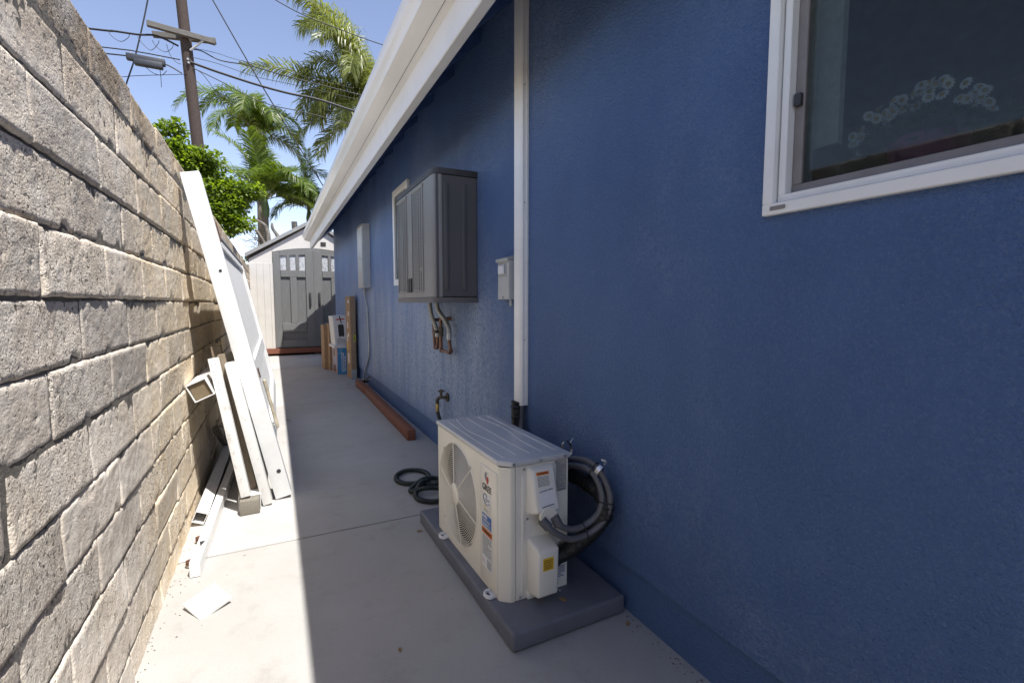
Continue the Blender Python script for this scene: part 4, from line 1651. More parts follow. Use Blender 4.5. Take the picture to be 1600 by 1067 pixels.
q, m4, l_ = lean_box('', None, (-.092, 2.955, .004), (-.247, 2.955, .815), .048, .10, '', '')
o = q.build('white_plank', M['vinyldirty'], off=(-.09, 2.955, 0))
tag(o, 'short white board leaning directly against the near side of the gate', 'plank', 'white offcuts leaning on the gate')
q, m4, l_ = lean_box('', None, (-.195, 2.90, .088), (-.322, 2.955, .848), .047, .06, '', '')
o = q.build('white_plank', M['vinyldirty'], off=(-.19, 2.90, .088))
tag(o, 'scuffed white plank with its foot on the weathered wood block', 'plank', 'white offcuts leaning on the gate')
q = MB()
for u, v in ((.012, .70), (.02, .685), (.028, .70), (.016, .66), (.024, .645), (.014, .62), (.02, .60), (.022, .575), (.03, .74), (.012, .735)):
    q.tube([m4 @ Vector((u, -.0006, v)), m4 @ Vector((u, .002, v))], .0022, 6)
h_ = q.build('nail_hole', M['heatertop'], o, off=(-.19, 2.90, .088))
h_['kind'] = 'stuff'
q, m4, l_ = lean_box('', None, (-.142, 3.02, .004), (-.285, 3.02, .86), .035, .05, '', '')
o = q.build('brown_channel', M['brownboard'], off=(-.14, 3.02, 0))
tag(o, 'narrow brown board wedged between the two leaning white planks', 'plank')
q, m4, l_ = lean_box('', None, (-.215, 3.13, .004), (-.325, 3.13, .90), .05, .06, '', '')
o = q.build('timber_post', M['brownboard'], off=(-.235, 3.12, 0))
tag(o, 'rough brown post in shade behind the leaning white planks', 'post')

# block of 4x4 with white sleeve lying on the ground
bk = thing('sleeved_post', 'white sleeved post lying on the ground with weathered wood end', 'post', (-.155, 2.93, .001))
q = MB()
q.box((-.048, -.06, .001), (.048, 1.3, .079), .004, 2)
q.build('wood_core', M['oldwood'], bk)
q = MB()
frame = [(-.053, 0), (.053, 0), (.053, .084), (-.053, .084)]
for x0, x1, z0, z1 in ((-.054, -.0495, 0, .086), (.0495, .054, 0, .086), (-.0495, .0495, .0805, .086)):
    q.box((x0, .0, z0), (x1, 1.25, z1), .001, 1)
q.build('sleeve', M['vinyldirty'], bk)
bk.rotation_euler = (0, 0, radians(2))


def hollow_tube(name, p, d, size, th, mat, label, cat, group=None, roll=0, length=1.0, size2=None):
    """square tube whose near end is centred at p and runs along d"""
    yy = Vector(d).normalized()
    zz = Vector((0, 0, 1))
    zz = (zz - yy * zz.dot(yy)).normalized()
    xx = yy.cross(zz)
    rm_ = Matrix.Rotation(roll, 3, yy)
    xx, zz = rm_ @ xx, rm_ @ zz
    m4 = Matrix(((xx.x, yy.x, zz.x, p[0]), (xx.y, yy.y, zz.y, p[1]), (xx.z, yy.z, zz.z, p[2]), (0, 0, 0, 1)))
    h = size / 2
    g = (size2 or size) / 2
    e = thing(name, label, cat, p, group=group)
    q = MB()
    for a_, c_ in (((-h, 0, -g), (h, length, -g + th)), ((-h, 0, g - th), (h, length, g)), ((-h, 0, -g + th), (-h + th, length, g - th)), ((h - th, 0, -g + th), (h, length, g - th))):
        q.box(a_, c_, .0008, 1, mat=m4)
    q.build('tube', mat, e, off=p)
    return e, m4


t3, m3 = hollow_tube('sleeved_post', (-.358, 2.92, .690), (.02, 1, .01), .098, .005, M['vinyldirty'], 'white sleeved post end wedged between block wall and leaning planks', 'post', roll=radians(-24), length=1.4)
q = MB()
q.box((-.042, .012, -.042), (.042, 1.35, .042), .003, 1, mat=m3)
q.build('wood_core', wood_mat('old_brown_post', (.14, .10, .055), (.24, .185, .11), (14, 14, 14)), t3, off=(-.358, 2.92, .690))
ta, ma = hollow_tube('vinyl_tube', (-.378, 2.835, .044), (.018, 1, .004), .058, .004, M['vinyldirty'], 'open ended white vinyl tube lying nearest the foot of the block wall', 'tube', 'white vinyl tubes lying by the wall', roll=radians(24), length=1.35)
tb, mb_ = hollow_tube('vinyl_tube', (-.334, 2.300, .034), (.034, 1, .0), .038, .004, M['vinyl'], 'long white vinyl tube with rusty brackets lying on the sunlit concrete', 'tube', 'white vinyl tubes lying by the wall', length=1.6, size2=.062)
q = MB()
q.box((-.0148, .001, -.0265), (.0148, .012, .0265), 0, mat=mb_)
q.build('end_plug', M['vinyl'], tb, off=(-.334, 2.300, .034))
q = MB()
q.prism([(-.012, .20), (.012, .20), (.0, .145)], 2, .0312, .0316, mat=mb_)
q.build('notch', M['heatertop'], tb, off=(-.334, 2.300, .034))
for y in (.10, .33):
    q = MB()
    for z in (-.018, -.006):
        pth = [mb_ @ Vector((-.0195 - .028 * sin(a), y + .025 * cos(a) * .6, z)) for a in [pi * i / 8 for i in range(9)]]
        q.tube(pth, .0042, 6)
    q.build('bracket', M['copper'], tb, off=(-.334, 2.300, .034))

# post cap on the sunlit concrete
pc = MB()
t = bmesh.new()
h = .058
base = [(-h, -h, 0), (h, -h, 0), (h, h, 0), (-h, h, 0)]
mid = [(x, y, .010) for x, y, _ in base]
ap = (0, 0, .020)
vb_ = [t.verts.new(p) for p in base]
vm_ = [t.verts.new(p) for p in mid]
va_ = t.verts.new(ap)
t.faces.new(vb_[::-1])
for i in range(4):
    t.faces.new((vb_[i], vb_[(i + 1) % 4], vm_[(i + 1) % 4], vm_[i]))
    t.faces.new((vm_[i], vm_[(i + 1) % 4], va_))
pc.merge(t)
o = pc.build('post_cap', M['vinyl'])
o.location = (-.262, 2.05, .016)
o.rotation_euler = (radians(11), radians(-12), radians(32))
tag(o, 'square white post cap lying on the sunlit concrete', 'post cap')

# twigs / wooden splinters by the wall
q = MB()
r = random.Random(2)
for i in range(14):
    p = Vector((-.39 + r.random() * .05, 3.55 + r.random() * .2, .30 + r.random() * .05))
    d = Vector((r.uniform(.0, .06), r.uniform(-.16, -.06), r.uniform(-.05, .04)))
    q.tube([p, p + d], [.004, .002], 5)
q.tube([(-.37, 3.62, .32), (-.36, 4.3, .001)], .022, 8)
o = q.build('splintered_stake', M['oldwood'], off=(-.37, 3.9, 0))
tag(o, 'splintered wooden stake in shade under the leaning gate', 'stake')

# dry leaves
lfm = []
for s_ in range(3):
    q = MB()
    r = random.Random(s_)
    pts = []
    for i in range(9):
        a = 2 * pi * i / 9
        pts.append(Vector((cos(a) * .018 * r.uniform(.7, 1.2), sin(a) * .010 * r.uniform(.7, 1.3), .001 + .006 * r.random())))
    c = Vector((0, 0, .003))
    for i in range(9):
        q.face((c, pts[i], pts[(i + 1) % 9]))
    me_ = q.mesh('dry_leaf', M['dryleaf'])
    lfm.append(me_)
leaf_spots = [(.615, 2.277, .001, 'beside the far corner of the grey pad', .9), (.334, 1.50, .001, 'on bare shaded concrete before the grey pad', .6), (.087, 5.068, .001, 'near the sunlit edge beside the leaning gate', 1.3), (1.092, 1.262, .001, 'at the foot of the blue wall by the pad corner', .7), (.905, 1.395, .0690, 'on the grey pad under the valve cover', 1.0), (.9, 6.95, .001, 'in front of the tall brown carton', 1.4)]
for i, (x, y, z, lb, s_) in enumerate(leaf_spots):
    o = bpy.data.objects.new('dry_leaf', lfm[i % 3])
    C.objects.link(o)
    o.location = (x, y, z)
    o.rotation_euler = (0, 0, i * 1.3)
    o.scale = (s_, s_, s_)
    tag(o, 'small dry brown leaf ' + lb, 'leaf', 'dry leaves scattered on the ground')

# crumbs of dirt and grit gathered along the foot of both walls
q = MB()
r = random.Random(31)
for i in range(900):
    k_ = r.random()
    y = .9 + 9 * r.random() ** 1.6
    if k_ < .5:
        x = 1.128 - abs(r.gauss(0, .016))
    elif k_ < .85:
        x = -.418 + abs(r.gauss(0, .03))
    else:
        x = r.uniform(-.38, 1.1)
    g = r.uniform(.0012, .0038) * (.7 if k_ > .85 else 1)
    c = Vector((x, y, g * .5))
    v = [c + Vector((g * r.uniform(.6, 1.3), 0, 0)), c + Vector((0, g * r.uniform(.6, 1.3), 0)), c - Vector((g * r.uniform(.6, 1.3), 0, 0)), c - Vector((0, g * r.uniform(.6, 1.3), 0)), c + Vector((0, 0, g * .8))]
    for t_ in ((0, 1, 4), (1, 2, 4), (2, 3, 4), (3, 0, 4)):
        q.face([v[z_] for z_ in t_])
o = q.build('grit', pm('grit', (.16, .13, .10), .95, .3, 200, island=.6))
o['kind'] = 'stuff'
o['label'] = 'crumbs of dirt along the foot of the walls'

# =================================================================== SHED
YS = 11.5
shed = thing('garden_shed', 'cream plastic garden shed with grey double doors at the path end', 'shed', (.83, YS, 0))
SO = (.83, YS, 0)
xc = .83
XL, XR = -.43, 2.09
q = MB()
q.box((-.60, YS - .06, .045), (2.26, YS + .02, .150), .004, 1)
q.box((-.55, YS + .03, .03), (2.21, YS + 2.6, .145))
q.build('platform', M['redwood'], shed, off=SO)
q = MB()
for x in (-.3, .8, 1.9):
    q.box((x, YS + .08, -.03), (x + .1, YS + 2.5, .045))
q.build('skid', M['brownboard'], shed, off=SO)
zw, zp = 2.06, 2.86
q = MB()
ARCH = [(.02 + (1.62) * i / 16) for i in range(17)]


def archz(x):
    u = (x - xc) / .81
    return 2.335 - .11 * u * u


# front wall pieces around the doors
q.prism([(XL, .152), (.012, .152), (.012, archz(.02)), (.012, 2.335), (XL, zw)], 1, YS, YS + .05)
q.prism([(XR, .152), (1.648, .152), (1.648, 2.335), (XR, zw)], 1, YS, YS + .05)
top_poly = [(.012, 2.335)] + [(x, archz(x) + .004) for x in ARCH] + [(1.648, 2.335), (xc, zp)]
q.prism(top_poly, 1, YS, YS + .05)
q.box((XL, YS + .051, .152), (XL + .05, YS + 2.5, zw))
q.box((XR - .05, YS + .051, .152), (XR, YS + 2.5, zw))
q.build('wall', M['shedwall'], shed, off=SO)
for x in (XL, XL + .13, XL + .26, XL + .385, 1.66, 1.79, 1.92):
    q = MB()
    q.box((x + .004, YS - .008, .155), (x + .118, YS - .0005, 1.985 + (.0 if x > 0 else .0)), .004, 1)
    q.build('panel', M['shedwall'], shed, off=SO)
for sgn in (0, 1):
    q = MB()
    xs_ = [.02 + .805 * i / 10 for i in range(11)]
    if sgn:
        xs_ = [2 * xc - x for x in xs_][::-1]
    q.prism([(xs_[0], .16)] + [(x, archz(x)) for x in xs_] + [(xs_[-1], .16)], 1, YS - .004, YS + .03)
    dr = q.build('door', M['shedpanel'], shed, off=SO)

    def X(a, c):
        return (a, c) if not sgn else (2 * xc - c, 2 * xc - a)
    bars = [(.022, .16, .18, 2.2), (.66, .82, .18, 2.29), (.165, .655, .18, .335), (.165, .655, .51, .70), (.165, .655, 1.70, 1.845), (.345, .475, .705, 1.695), (.285, .348, 1.85, 2.17), (.470, .532, 1.85, 2.20)]
    q = MB()
    for x0, x1, z0, z1 in bars:
        a_, c_ = X(x0, x1)
        q.box((a_, YS - .034, z0), (c_, YS - .0045, z1), .004, 1)
    a_, c_ = X(.16, .66)
    q.prism([(a_, 2.15 if not sgn else 2.19)] + [(c_, 2.19 if not sgn else 2.15)] + [(x, archz(x) - .004) for x in [c_ + (a_ - c_) * i / 6 for i in range(7)]], 1, YS - .033, YS - .0045)
    q.build('door_frame', M['sheddoor'], dr, off=SO)
    for x0, x1 in ((.166, .282), (.351, .467), (.535, .656)):
        a_, c_ = X(x0, x1)
        q = MB()
        q.box((a_, YS - .010, 1.848), (c_, YS - .0045, 2.16), 0)
        q.build('pane', M['frost'], dr, off=SO)
    a_, c_ = X(.715, .755)
    q = MB()
    q.box((a_, YS - .070, 1.07), (c_, YS - .034, 1.37), .008, 2)
    q.build('handle', M['heatertop'], dr, off=SO)
q = MB()
q.box((xc - .012, YS - .042, .17), (xc + .012, YS - .0345, 2.30), .002, 1)
q.build('astragal', M['sheddoor'], shed, off=SO)
q = MB()
q.box((.985, YS - .012, 2.40), (1.095, YS - .001, 2.485), .004, 1)
pl_ = q.build('name_plate', M['heatertop'], shed, off=SO)
q = MB()
q.box((1.01, YS - .0135, 2.415), (1.07, YS - .0122, 2.465), .001, 1)
q.build('plate_print', M['bronze'], pl_, off=SO)
sl_ = .60
q = MB()
for sgn in (1, -1):
    pts = [(xc, zp + .03), (xc - sgn * 1.33, zp + .03 - 1.33 * sl_), (xc - sgn * 1.33, zp + .11 - 1.33 * sl_), (xc, zp + .11)]
    q.prism(pts, 1, YS - .07, YS + 2.6)
q.build('roof', M['shedroof'], shed, off=SO)
# low garden wall and hedge far behind, left of the shed
bw = thing('garden_wall', 'low tan block wall seen between gate and shed', 'wall', (-.9, 14.2, 0))
q = MB()
q.box((-1.5, .02, -.03), (2.6, .15, 2.13))
q.build('mortar_core', M['mortar'], bw)
bm_ = MB()
bm_.box((-.2, -.015, -.088), (.2, .05, .088), .008, 2)
bmm = bm_.mesh('block', pm('tan_block', (.36, .28, .18), .95, .15, 8, .8, 60, objvar=.12))
for ri in range(11):
    for ci_ in range(9):
        x = -1.3 + ci_ * .41 + (.205 if ri % 2 else 0)
        inst('block', bmm, bw, (x, 0, .09 + ri * .19))


def leaf_cloud(mb, center, rad, n, size, r, up=.3, dens=.55):
    c = Vector(center)
    for i in range(n):
        while True:
            d = Vector((r.uniform(-1, 1), r.uniform(-1, 1), r.uniform(-1, 1)))
            if .05 < d.length < 1:
                break
        d = d.normalized() * (d.length ** dens)
        p = c + Vector((d.x * rad[0], d.y * rad[1], d.z * rad[2]))
        out = Vector((d.x, d.y, d.z + up)).normalized()
        t = (out + Vector((r.gauss(0, .6), r.gauss(0, .6), r.gauss(-.25, .5)))).normalized()
        n_ = (Vector((r.gauss(0, .5), r.gauss(0, .5), 1)) + out * .5).normalized()
        s_ = t.cross(n_).normalized()
        n_ = s_.cross(t)
        l = size * r.uniform(.7, 1.25)
        wv = s_ * l * .27
        drop = n_ * (-.12 * l)
        a = p
        m1 = p + t * l * .35
        m2 = p + t * l * .75 + drop * .4
        e = p + t * l + drop
        A = mb.bm.verts.new(a)
        B1 = mb.bm.verts.new(m1 + wv + n_ * l * .06)
        B2 = mb.bm.verts.new(m1 - wv + n_ * l * .06)
        M1 = mb.bm.verts.new(m1)
        C1 = mb.bm.verts.new(m2 + wv * .75)
        C2 = mb.bm.verts.new(m2 - wv * .75)
        M2 = mb.bm.verts.new(m2 - n_ * l * .04)
        E = mb.bm.verts.new(e)
        for q_ in ((A, B1, M1), (A, M1, B2), (M1, B1, C1, M2), (M1, M2, C2, B2), (M2, C1, E), (M2, E, C2)):
            mb.bm.faces.new(q_)


def raw_mesh(mb, name, mats, off=None):
    if off is not None:
        bmesh.ops.translate(mb.bm, vec=-Vector(off), verts=mb.bm.verts)
    me_ = bpy.data.meshes.new(name)
    mb.bm.to_mesh(me_)
    mb.bm.free()
    for m_ in (mats if isinstance(mats, (list, tuple)) else [mats]):
        me_.materials.append(m_)
    return me_


r = random.Random(8)
q = MB()
for i in range(9):
    leaf_cloud(q, (-2.2 + i * .4, 14.5, 2.12 + .08 * r.random()), (.3, .2, .16), 160, .07, r)
o = bpy.data.objects.new('hedge', raw_mesh(q, 'hedge', M['hedge'], (-.9, 14.5, 2.1)))
C.objects.link(o)
o.location = (-.9, 14.5, 2.1)
tag(o, 'strip of clipped green hedge above the low tan wall', 'hedge')

# =================================================================== TREES
tree = thing('leafy_tree', 'bright green broadleaf tree leaning over the top of block wall', 'tree', (-1.5, 7.3, -.03))
TO = Vector((-1.5, 7.3, -.03))
q = MB()
q.tube(smooth_path([(-1.5, 7.3, -.05), (-1.47, 7.28, .9), (-1.35, 7.25, 1.8), (-1.2, 7.2, 2.5)], 6), [.09 - .05 * i / 18 for i in range(19)], 10)
limbs = [[(-1.4, 7.27, 1.6), (-1.0, 7.2, 2.1), (-.6, 7.1, 2.5), (-.3, 7.1, 2.55)], [(-1.45, 7.28, 1.3), (-1.1, 7.0, 1.8), (-.7, 7.0, 2.1), (-.5, 7.0, 2.2)], [(-1.3, 7.2, 2.2), (-1.2, 7.2, 2.8), (-1.15, 7.2, 3.2)], [(-1.35, 7.25, 1.9), (-1.6, 7.3, 2.4), (-1.8, 7.4, 2.8)], [(-1.2, 7.2, 2.4), (-.9, 7.3, 2.8), (-.6, 7.3, 2.9)]]
for l_ in limbs:
    p_ = smooth_path(l_, 6)
    q.tube(p_, [.04 - .03 * i / (len(p_) - 1) for i in range(len(p_))], 7)
q.build('trunk', M['bark'], tree, off=TO)
q = MB()
r = random.Random(21)
clumps = [(-1.10, 7.2, 3.16, .17), (-1.02, 7.15, 3.22, .10), (-1.22, 7.25, 3.02, .20), (-.98, 7.2, 2.95, .22), (-1.16, 7.1, 2.78, .26), (-.90, 7.15, 2.74, .24), (-.74, 7.1, 2.80, .17), (-.70, 7.2, 2.62, .22), (-.56, 7.15, 2.70, .15), (-.86, 7.05, 2.50, .26), (-.58, 7.1, 2.48, .22), (-.42, 7.1, 2.55, .17), (-.28, 7.15, 2.58, .12), (-.70, 7.0, 2.25, .24), (-.50, 7.05, 2.28, .20), (-.40, 7.1, 2.36, .15), (-.46, 7.05, 2.11, .13), (-.55, 7.0, 2.05, .13), (-1.5, 7.3, 2.8, .3), (-1.7, 7.4, 2.6, .35), (-1.35, 7.2, 2.5, .3), (-1.1, 7.1, 2.3, .3), (-.9, 7.0, 2.1, .25), (-.36, 7.05, 2.22, .09), (-.20, 7.12, 2.50, .07), (-1.30, 7.2, 3.10, .09), (-.84, 7.2, 2.98, .12), (-.62, 7.1, 2.88, .09)]
rc = random.Random(77)
clumps = [(x + rc.uniform(-.05, .05), y, z + rc.uniform(-.05, .05), s_ * .82) for x, y, z, s_ in clumps]
for x, y, z, s_ in list(clumps):
    for _ in range(3):
        a_ = rc.uniform(0, 2 * pi)
        clumps.append((x + cos(a_) * s_ * 1.05, y + rc.uniform(-.1, .1), z + sin(a_) * s_ * .95, rc.uniform(.035, .085)))
for x, y, z, s_ in clumps:
    leaf_cloud(q, (x, y, z), (s_ * 1.15, s_ * 1.3, s_), int(680 * (s_ / .2) ** 2), .054, r, dens=.75)
inst('crown', raw_mesh(q, 'crown', M['leaf'], TO), tree)


def frond(start, d0, length, droop, nl=70, ll=.5, leafdroop=.6, wid=.03, plumose=.0, r=None, side=None, curl=0.0):
    """a pinnate palm frond: (rachis path mesh data appended to q, leaflets)"""
    q = MB()
    p = Vector(start)
    d = Vector(d0).normalized()
    n = 26
    path = [p.copy()]
    for i in range(n):
        d = (d + Vector((0, 0, -droop / n * (0.4 + 1.6 * i / n)))).normalized()
        if side is not None:
            d = (d + Vector(side) * (curl / n)).normalized()
        p = p + d * (length / n)
        path.append(p.copy())
    q.mi = 0
    q.tube(path, [.022 * (1 - .85 * i / n) * (length / 2.5) for i in range(n + 1)], 5)
    q.mi = 1
    for k in range(nl):
        f = .14 + .85 * (k / (nl - 1))
        x = f * n
        i = min(int(x), n - 1)
        base = path[i].lerp(path[i + 1], x - i)
        tg = (path[i + 1] - path[i]).normalized()
        sd = tg.cross(Vector((0, 0, 1)))
        if sd.length < .1:
            sd = tg.cross(Vector((0, 1, 0)))
        sd.normalize()
        upv = sd.cross(tg)
        env = sin(pi * min(1, (.12 + .88 * (1 - (f - .14) / .85) ** .7) * .5 + .0) * 1.0)
        l = ll * (.35 + .65 * sin(pi * (.18 + .72 * f))) * r.uniform(.85, 1.1)
        for s_ in (-1, 1):
            ang = r.gauss(0, .15) + plumose * r.uniform(-1, 1)
            dd = (sd * s_ * cos(ang) + upv * (sin(ang) + .25) + tg * (.35 + .7 * f)).normalized()
            w2 = tg.cross(dd).cross(dd).normalized() * wid * .5
            p0 = base
            dn = Vector((0, 0, -1))
            d1 = (dd + dn * leafdroop * .35 * r.uniform(.6, 1.4)).normalized()
            d2 = (d1 + dn * leafdroop * 1.0 * r.uniform(.6, 1.4)).normalized()
            p1 = p0 + dd * l * .3
            p2 = p1 + d1 * l * .35
            p3 = p2 + d2 * l * .35
            v = [q.bm.verts.new(a) for a in (p0 - w2 * .5, p0 + w2 * .5, p1 + w2, p1 - w2, p2 + w2 * .8, p2 - w2 * .8, p3)]
            for fc in ((0, 1, 2, 3), (3, 2, 4, 5), (5, 4, 6)):
                fa = q.bm.faces.new([v[t_] for t_ in fc])
                fa.material_index = 1
    return q


def palm(name, label, base, crown, trunk_r, fronds, leafm, shaft=None, seed=1, lean=0):
    e = thing(name, label, 'palm tree', base, group='palm trees beyond the shed')
    B = Vector(base)
    r = random.Random(seed)
    Cc = Vector(crown)
    q = MB()
    pth = [B.lerp(Cc, t / 14) + Vector((sin(t * .3) * .02, 0, 0)) for t in range(15)]
    q.tube(pth, [trunk_r * (1.15 - .3 * t / 14) + (.006 if t % 2 else 0) for t in range(15)], 12)
    q.build('trunk', M['trunk'], e, off=B)
    if shaft:
        q = MB()
        q.tube([Cc - Vector((0, 0, .1)), Cc + Vector((0, 0, shaft * .3)), Cc + Vector((0, 0, shaft))], [trunk_r * .95, trunk_r * 1.1, trunk_r * .4], 12)
        q.build('crown_shaft', M['shaft'], e, off=B)
        Cc = Cc + Vector((0, 0, shaft * .8))
    for fr in fronds:
        az, el, ln, dr = fr[:4]
        kw = fr[4] if len(fr) > 4 else {}
        a, el_ = radians(az), radians(el)
        d = Vector((cos(a) * cos(el_), sin(a) * cos(el_), sin(el_)))
        args = dict(nl=60, ll=.5, leafdroop=.6, wid=.035)
        args.update(kw)
        fq = frond(Cc + d * .05, d, ln, dr, r=r, **args)
        inst('frond', raw_mesh(fq, 'frond', [M['rachis'], leafm], B), e)
    return e


Q = dict(nl=120, ll=.62, leafdroop=.9, wid=.032, plumose=.75)
Q2 = dict(Q)
Q2.update(nl=95, ll=.55)
# az: 0 = +x (right in view), 180 = left
H_ = dict(nl=150, ll=.80, leafdroop=1.9, wid=.030, plumose=.9)
palm('queen_palm', 'tall queen palm with feathery drooping fronds behind the white gutter', (2.98, 16.0, -.03), (2.92, 16.0, 6.75), .15,
     [(176, 76, 4.0, 1.7, H_), (150, 84, 4.0, 2.6, H_), (170, 82, 3.7, 2.9, H_), (200, 80, 3.5, 3.0, H_), (185, 70, 3.0, 3.2, H_), (215, 78, 3.1, 3.0, H_), (182, 30, 3.5, .8, dict(nl=130, ll=.7, leafdroop=1.2, wid=.03, plumose=.9)), (178, 50, 2.7, 2.9, H_), (190, 40, 2.2, 2.6, H_), (176, 2, 2.5, 1.3, Q2), (188, -28, 2.2, 1.1, Q2), (100, 80, 3.0, 2.9, H_), (245, 66, 2.7, 3.0, H_), (140, 55, 2.5, 2.9, H_), (270, 45, 2.4, 2.8, Q), (60, 66, 2.8, 2.2, Q), (20, 55, 3.0, 1.9, Q2), (-20, 45, 2.8, 1.9, Q2), (320, 60, 2.6, 1.8, Q2), (230, 10, 2.0, 1.8, Q2), (160, -14, 2.2, 1.3, Q2)], M['queen'], shaft=.5, seed=4)
K = dict(nl=78, ll=.72, leafdroop=1.0, wid=.030)
K2 = dict(nl=76, ll=.66, leafdroop=.5, wid=.028)
palm('king_palm', 'dark king palm with one frond arching left beside the utility pole', (-.35, 18.0, -.03), (-.22, 18.0, 6.0), .11,
     [(182, 62, 2.9, 2.3, K), (165, 70, 2.4, 2.6, K), (200, 78, 2.2, 3.0, K), (255, 72, 2.3, 3.4, K), (290, 70, 1.9, 3.3, K), (20, 55, 1.6, 2.3, K), (-20, 65, 1.8, 2.8, K), (90, 60, 2.0, 2.4, K), (120, 70, 2.2, 2.6, K), (225, 50, 2.1, 2.6, K), (5, 20, 1.4, 1.8, K), (70, 88, 1.3, .3, dict(nl=40, ll=.3, leafdroop=.1, wid=.03))], M['palm'], shaft=.55, seed=6)
palm('king_palm', 'middle king palm with bare ringed trunk rising beyond the shed', (-.18, 16.0, -.03), (-.10, 16.0, 3.75), .095,
     [(95, 82, 1.5, 1.2, K2), (160, 72, 2.3, 1.3, K2), (180, 50, 2.5, 1.4, K2), (196, 28, 2.1, 1.5, K2), (205, 5, 1.7, 1.3, K2), (165, 2, 1.7, 1.2, K2), (20, 60, 2.4, 1.7, K2), (5, 42, 2.3, 2.1, K), (-15, 20, 1.9, 1.9, K), (-45, 50, 1.9, 2.0, K), (250, 50, 1.6, 1.6, K2), (300, 60, 1.6, 1.7, K2), (60, 50, 1.7, 1.7, K2), (130, 20, 1.5, 1.5, K2), (235, 78, 1.8, 1.1, K2)], M['palm'], shaft=.5, seed=9)
palm('king_palm', 'small king palm with upright spear half hidden by the gutter end', (1.16, 17.0, -.03), (1.14, 17.0, 3.75), .085,
     [(80, 88, 1.9, .25, dict(nl=40, ll=.34, leafdroop=.1, wid=.03)), (140, 72, 1.6, 1.5, K), (180, 55, 1.4, 1.9, K), (200, 30, 1.2, 1.9, K), (20, 60, 1.6, 1.6, K), (-20, 40, 1.4, 1.9, K), (250, 60, 1.5, 2.2, K), (290, 50, 1.4, 2.1, K), (60, 45, 1.4, 1.8, K), (165, 85, 1.5, .8, K2), (-60, 20, 1.2, 1.6, K)], M['palm'], shaft=.45, seed=12)

# pruned bare tree
pt = thing('pruned_tree', 'grey pruned tree with cut limbs showing above the shed roof', 'tree', (.1, 15.0, -.03))
PO = Vector((.1, 15.0, -.03))
q = MB()
for l_, r0 in (([(.1, 15, -.05), (.08, 15, 1.2), (.02, 15, 2.2), (.0, 15, 2.6)], .13), ([(.0, 15, 2.5), (-.15, 15, 2.75), (-.28, 14.95, 3.0), (-.36, 14.95, 3.13)], .06), ([(-.1, 15, 2.55), (-.05, 15, 2.9), (-.12, 15.05, 3.25), (-.38, 15.05, 3.42)], .065), ([(.02, 15, 2.5), (.18, 15, 2.9), (.06, 15.05, 3.2), (.05, 15.1, 3.35)], .05), ([(.06, 15, 2.4), (.30, 15, 2.7), (.22, 15.05, 2.95), (.10, 15.05, 3.15)], .05), ([(-.02, 15, 2.4), (-.22, 14.9, 2.6), (-.30, 14.9, 2.75)], .04)):
    p_ = smooth_path(l_, 6)
    q.tube(p_, [r0 * (1 - .35 * i / (len(p_) - 1)) + .006 * noise.noise(Vector((i * .9, r0 * 50, 0))) for i in range(len(p_))], 8)
q.build('trunk', M['bark'], pt, off=PO)
q = MB()
r = random.Random(6)
for i in range(26):
    p = Vector((-.30 + r.uniform(-.1, .1), 15, 2.65 + r.uniform(0, .35)))
    pts = [p]
    d = Vector((r.uniform(-1, -.1), r.uniform(-.3, .3), r.uniform(-.1, .9))).normalized()
    for j in range(5):
        d = (d + Vector((r.gauss(0, .25), r.gauss(0, .25), r.gauss(0, .25)))).normalized()
        p = p + d * .11
        pts.append(p)
    q.tube(pts, [.007 - .001 * j for j in range(6)], 4)
q.build('twig', M['bark'], pt, off=PO)
pt2 = thing('tree_stump', 'short sawn grey trunk standing just left of the gutter end', 'tree', (.62, 15.2, -.03))
q = MB()
p_ = smooth_path([(0, 0, -.02), (.02, 0, 1.2), (.03, 0, 2.4), (.0, 0, 3.48)], 8)
q.tube(p_, [.10 - .02 * i / 24 + .008 * noise.noise(Vector((i * .7, 3, 0))) for i in range(25)], 10)
q.build('trunk', M['bark'], pt2)
q = MB()
q.tube(smooth_path([(.04, 0, 2.9), (.12, 0, 3.0), (.17, 0, 3.05)], 4), .035, 8)
q.build('branch_stub', M['bark'], pt2)

# =================================================================== UTILITY POLE AND CABLES
pole = thing('utility_pole', 'dark wooden utility pole with two crossarms behind the leafy tree', 'utility pole', (-1.10, 13.0, -.03))
PO = Vector((-1.10, 13.0, -.03))
q = MB()
q.tube([(-1.12, 13, -.05), (-1.26, 13, 2.5), (-1.392, 13, 4.76), (-1.555, 13, 7.7), (-1.64, 13, 9.3)], [.135, .13, .118, .105, .10], 18)
q.build('shaft', M['polewood'], pole, off=PO)
for a_, c_ in (((-2.16, 12.82, 6.98), (-.94, 12.82, 6.88)), ((-2.13, 13.16, 6.93), (-.95, 13.16, 7.06))):
    a_, c_ = Vector(a_), Vector(c_)
    d = (c_ - a_).normalized()
    m4 = Matrix.Translation((a_ + c_) / 2) @ d.to_track_quat('X', 'Z').to_matrix().to_4x4()
    hl = (c_ - a_).length / 2
    q = MB()
    q.box((-hl, -.05, -.055), (hl, .05, .055), .006, 1, mat=m4)
    q.build('crossarm', M['armwood'], pole, off=PO)
q = MB()
q.tube([(-1.42, 12.86, 6.62), (-1.16, 12.8, 6.86)], .022, 6)
q.build('brace', M['greybox'], pole, off=PO)
q = MB()
for p in ((-1.50, 12.86, 6.93), (-1.47, 12.88, 6.42), (-1.46, 12.88, 6.35)):
    q.tube([p, (p[0], p[1] - .05, p[2])], .022, 8)
q.build('bolt', M['galv'], pole, off=PO)


def cable(pts, rad, label, n=6):
    q = MB()
    q.tube(smooth_path(pts, n), rad, 6)
    o = q.build('overhead_cable', M['cable'], off=Vector(pts[len(pts) // 2]))
    return tag(o, label, 'cable', 'overhead cables')


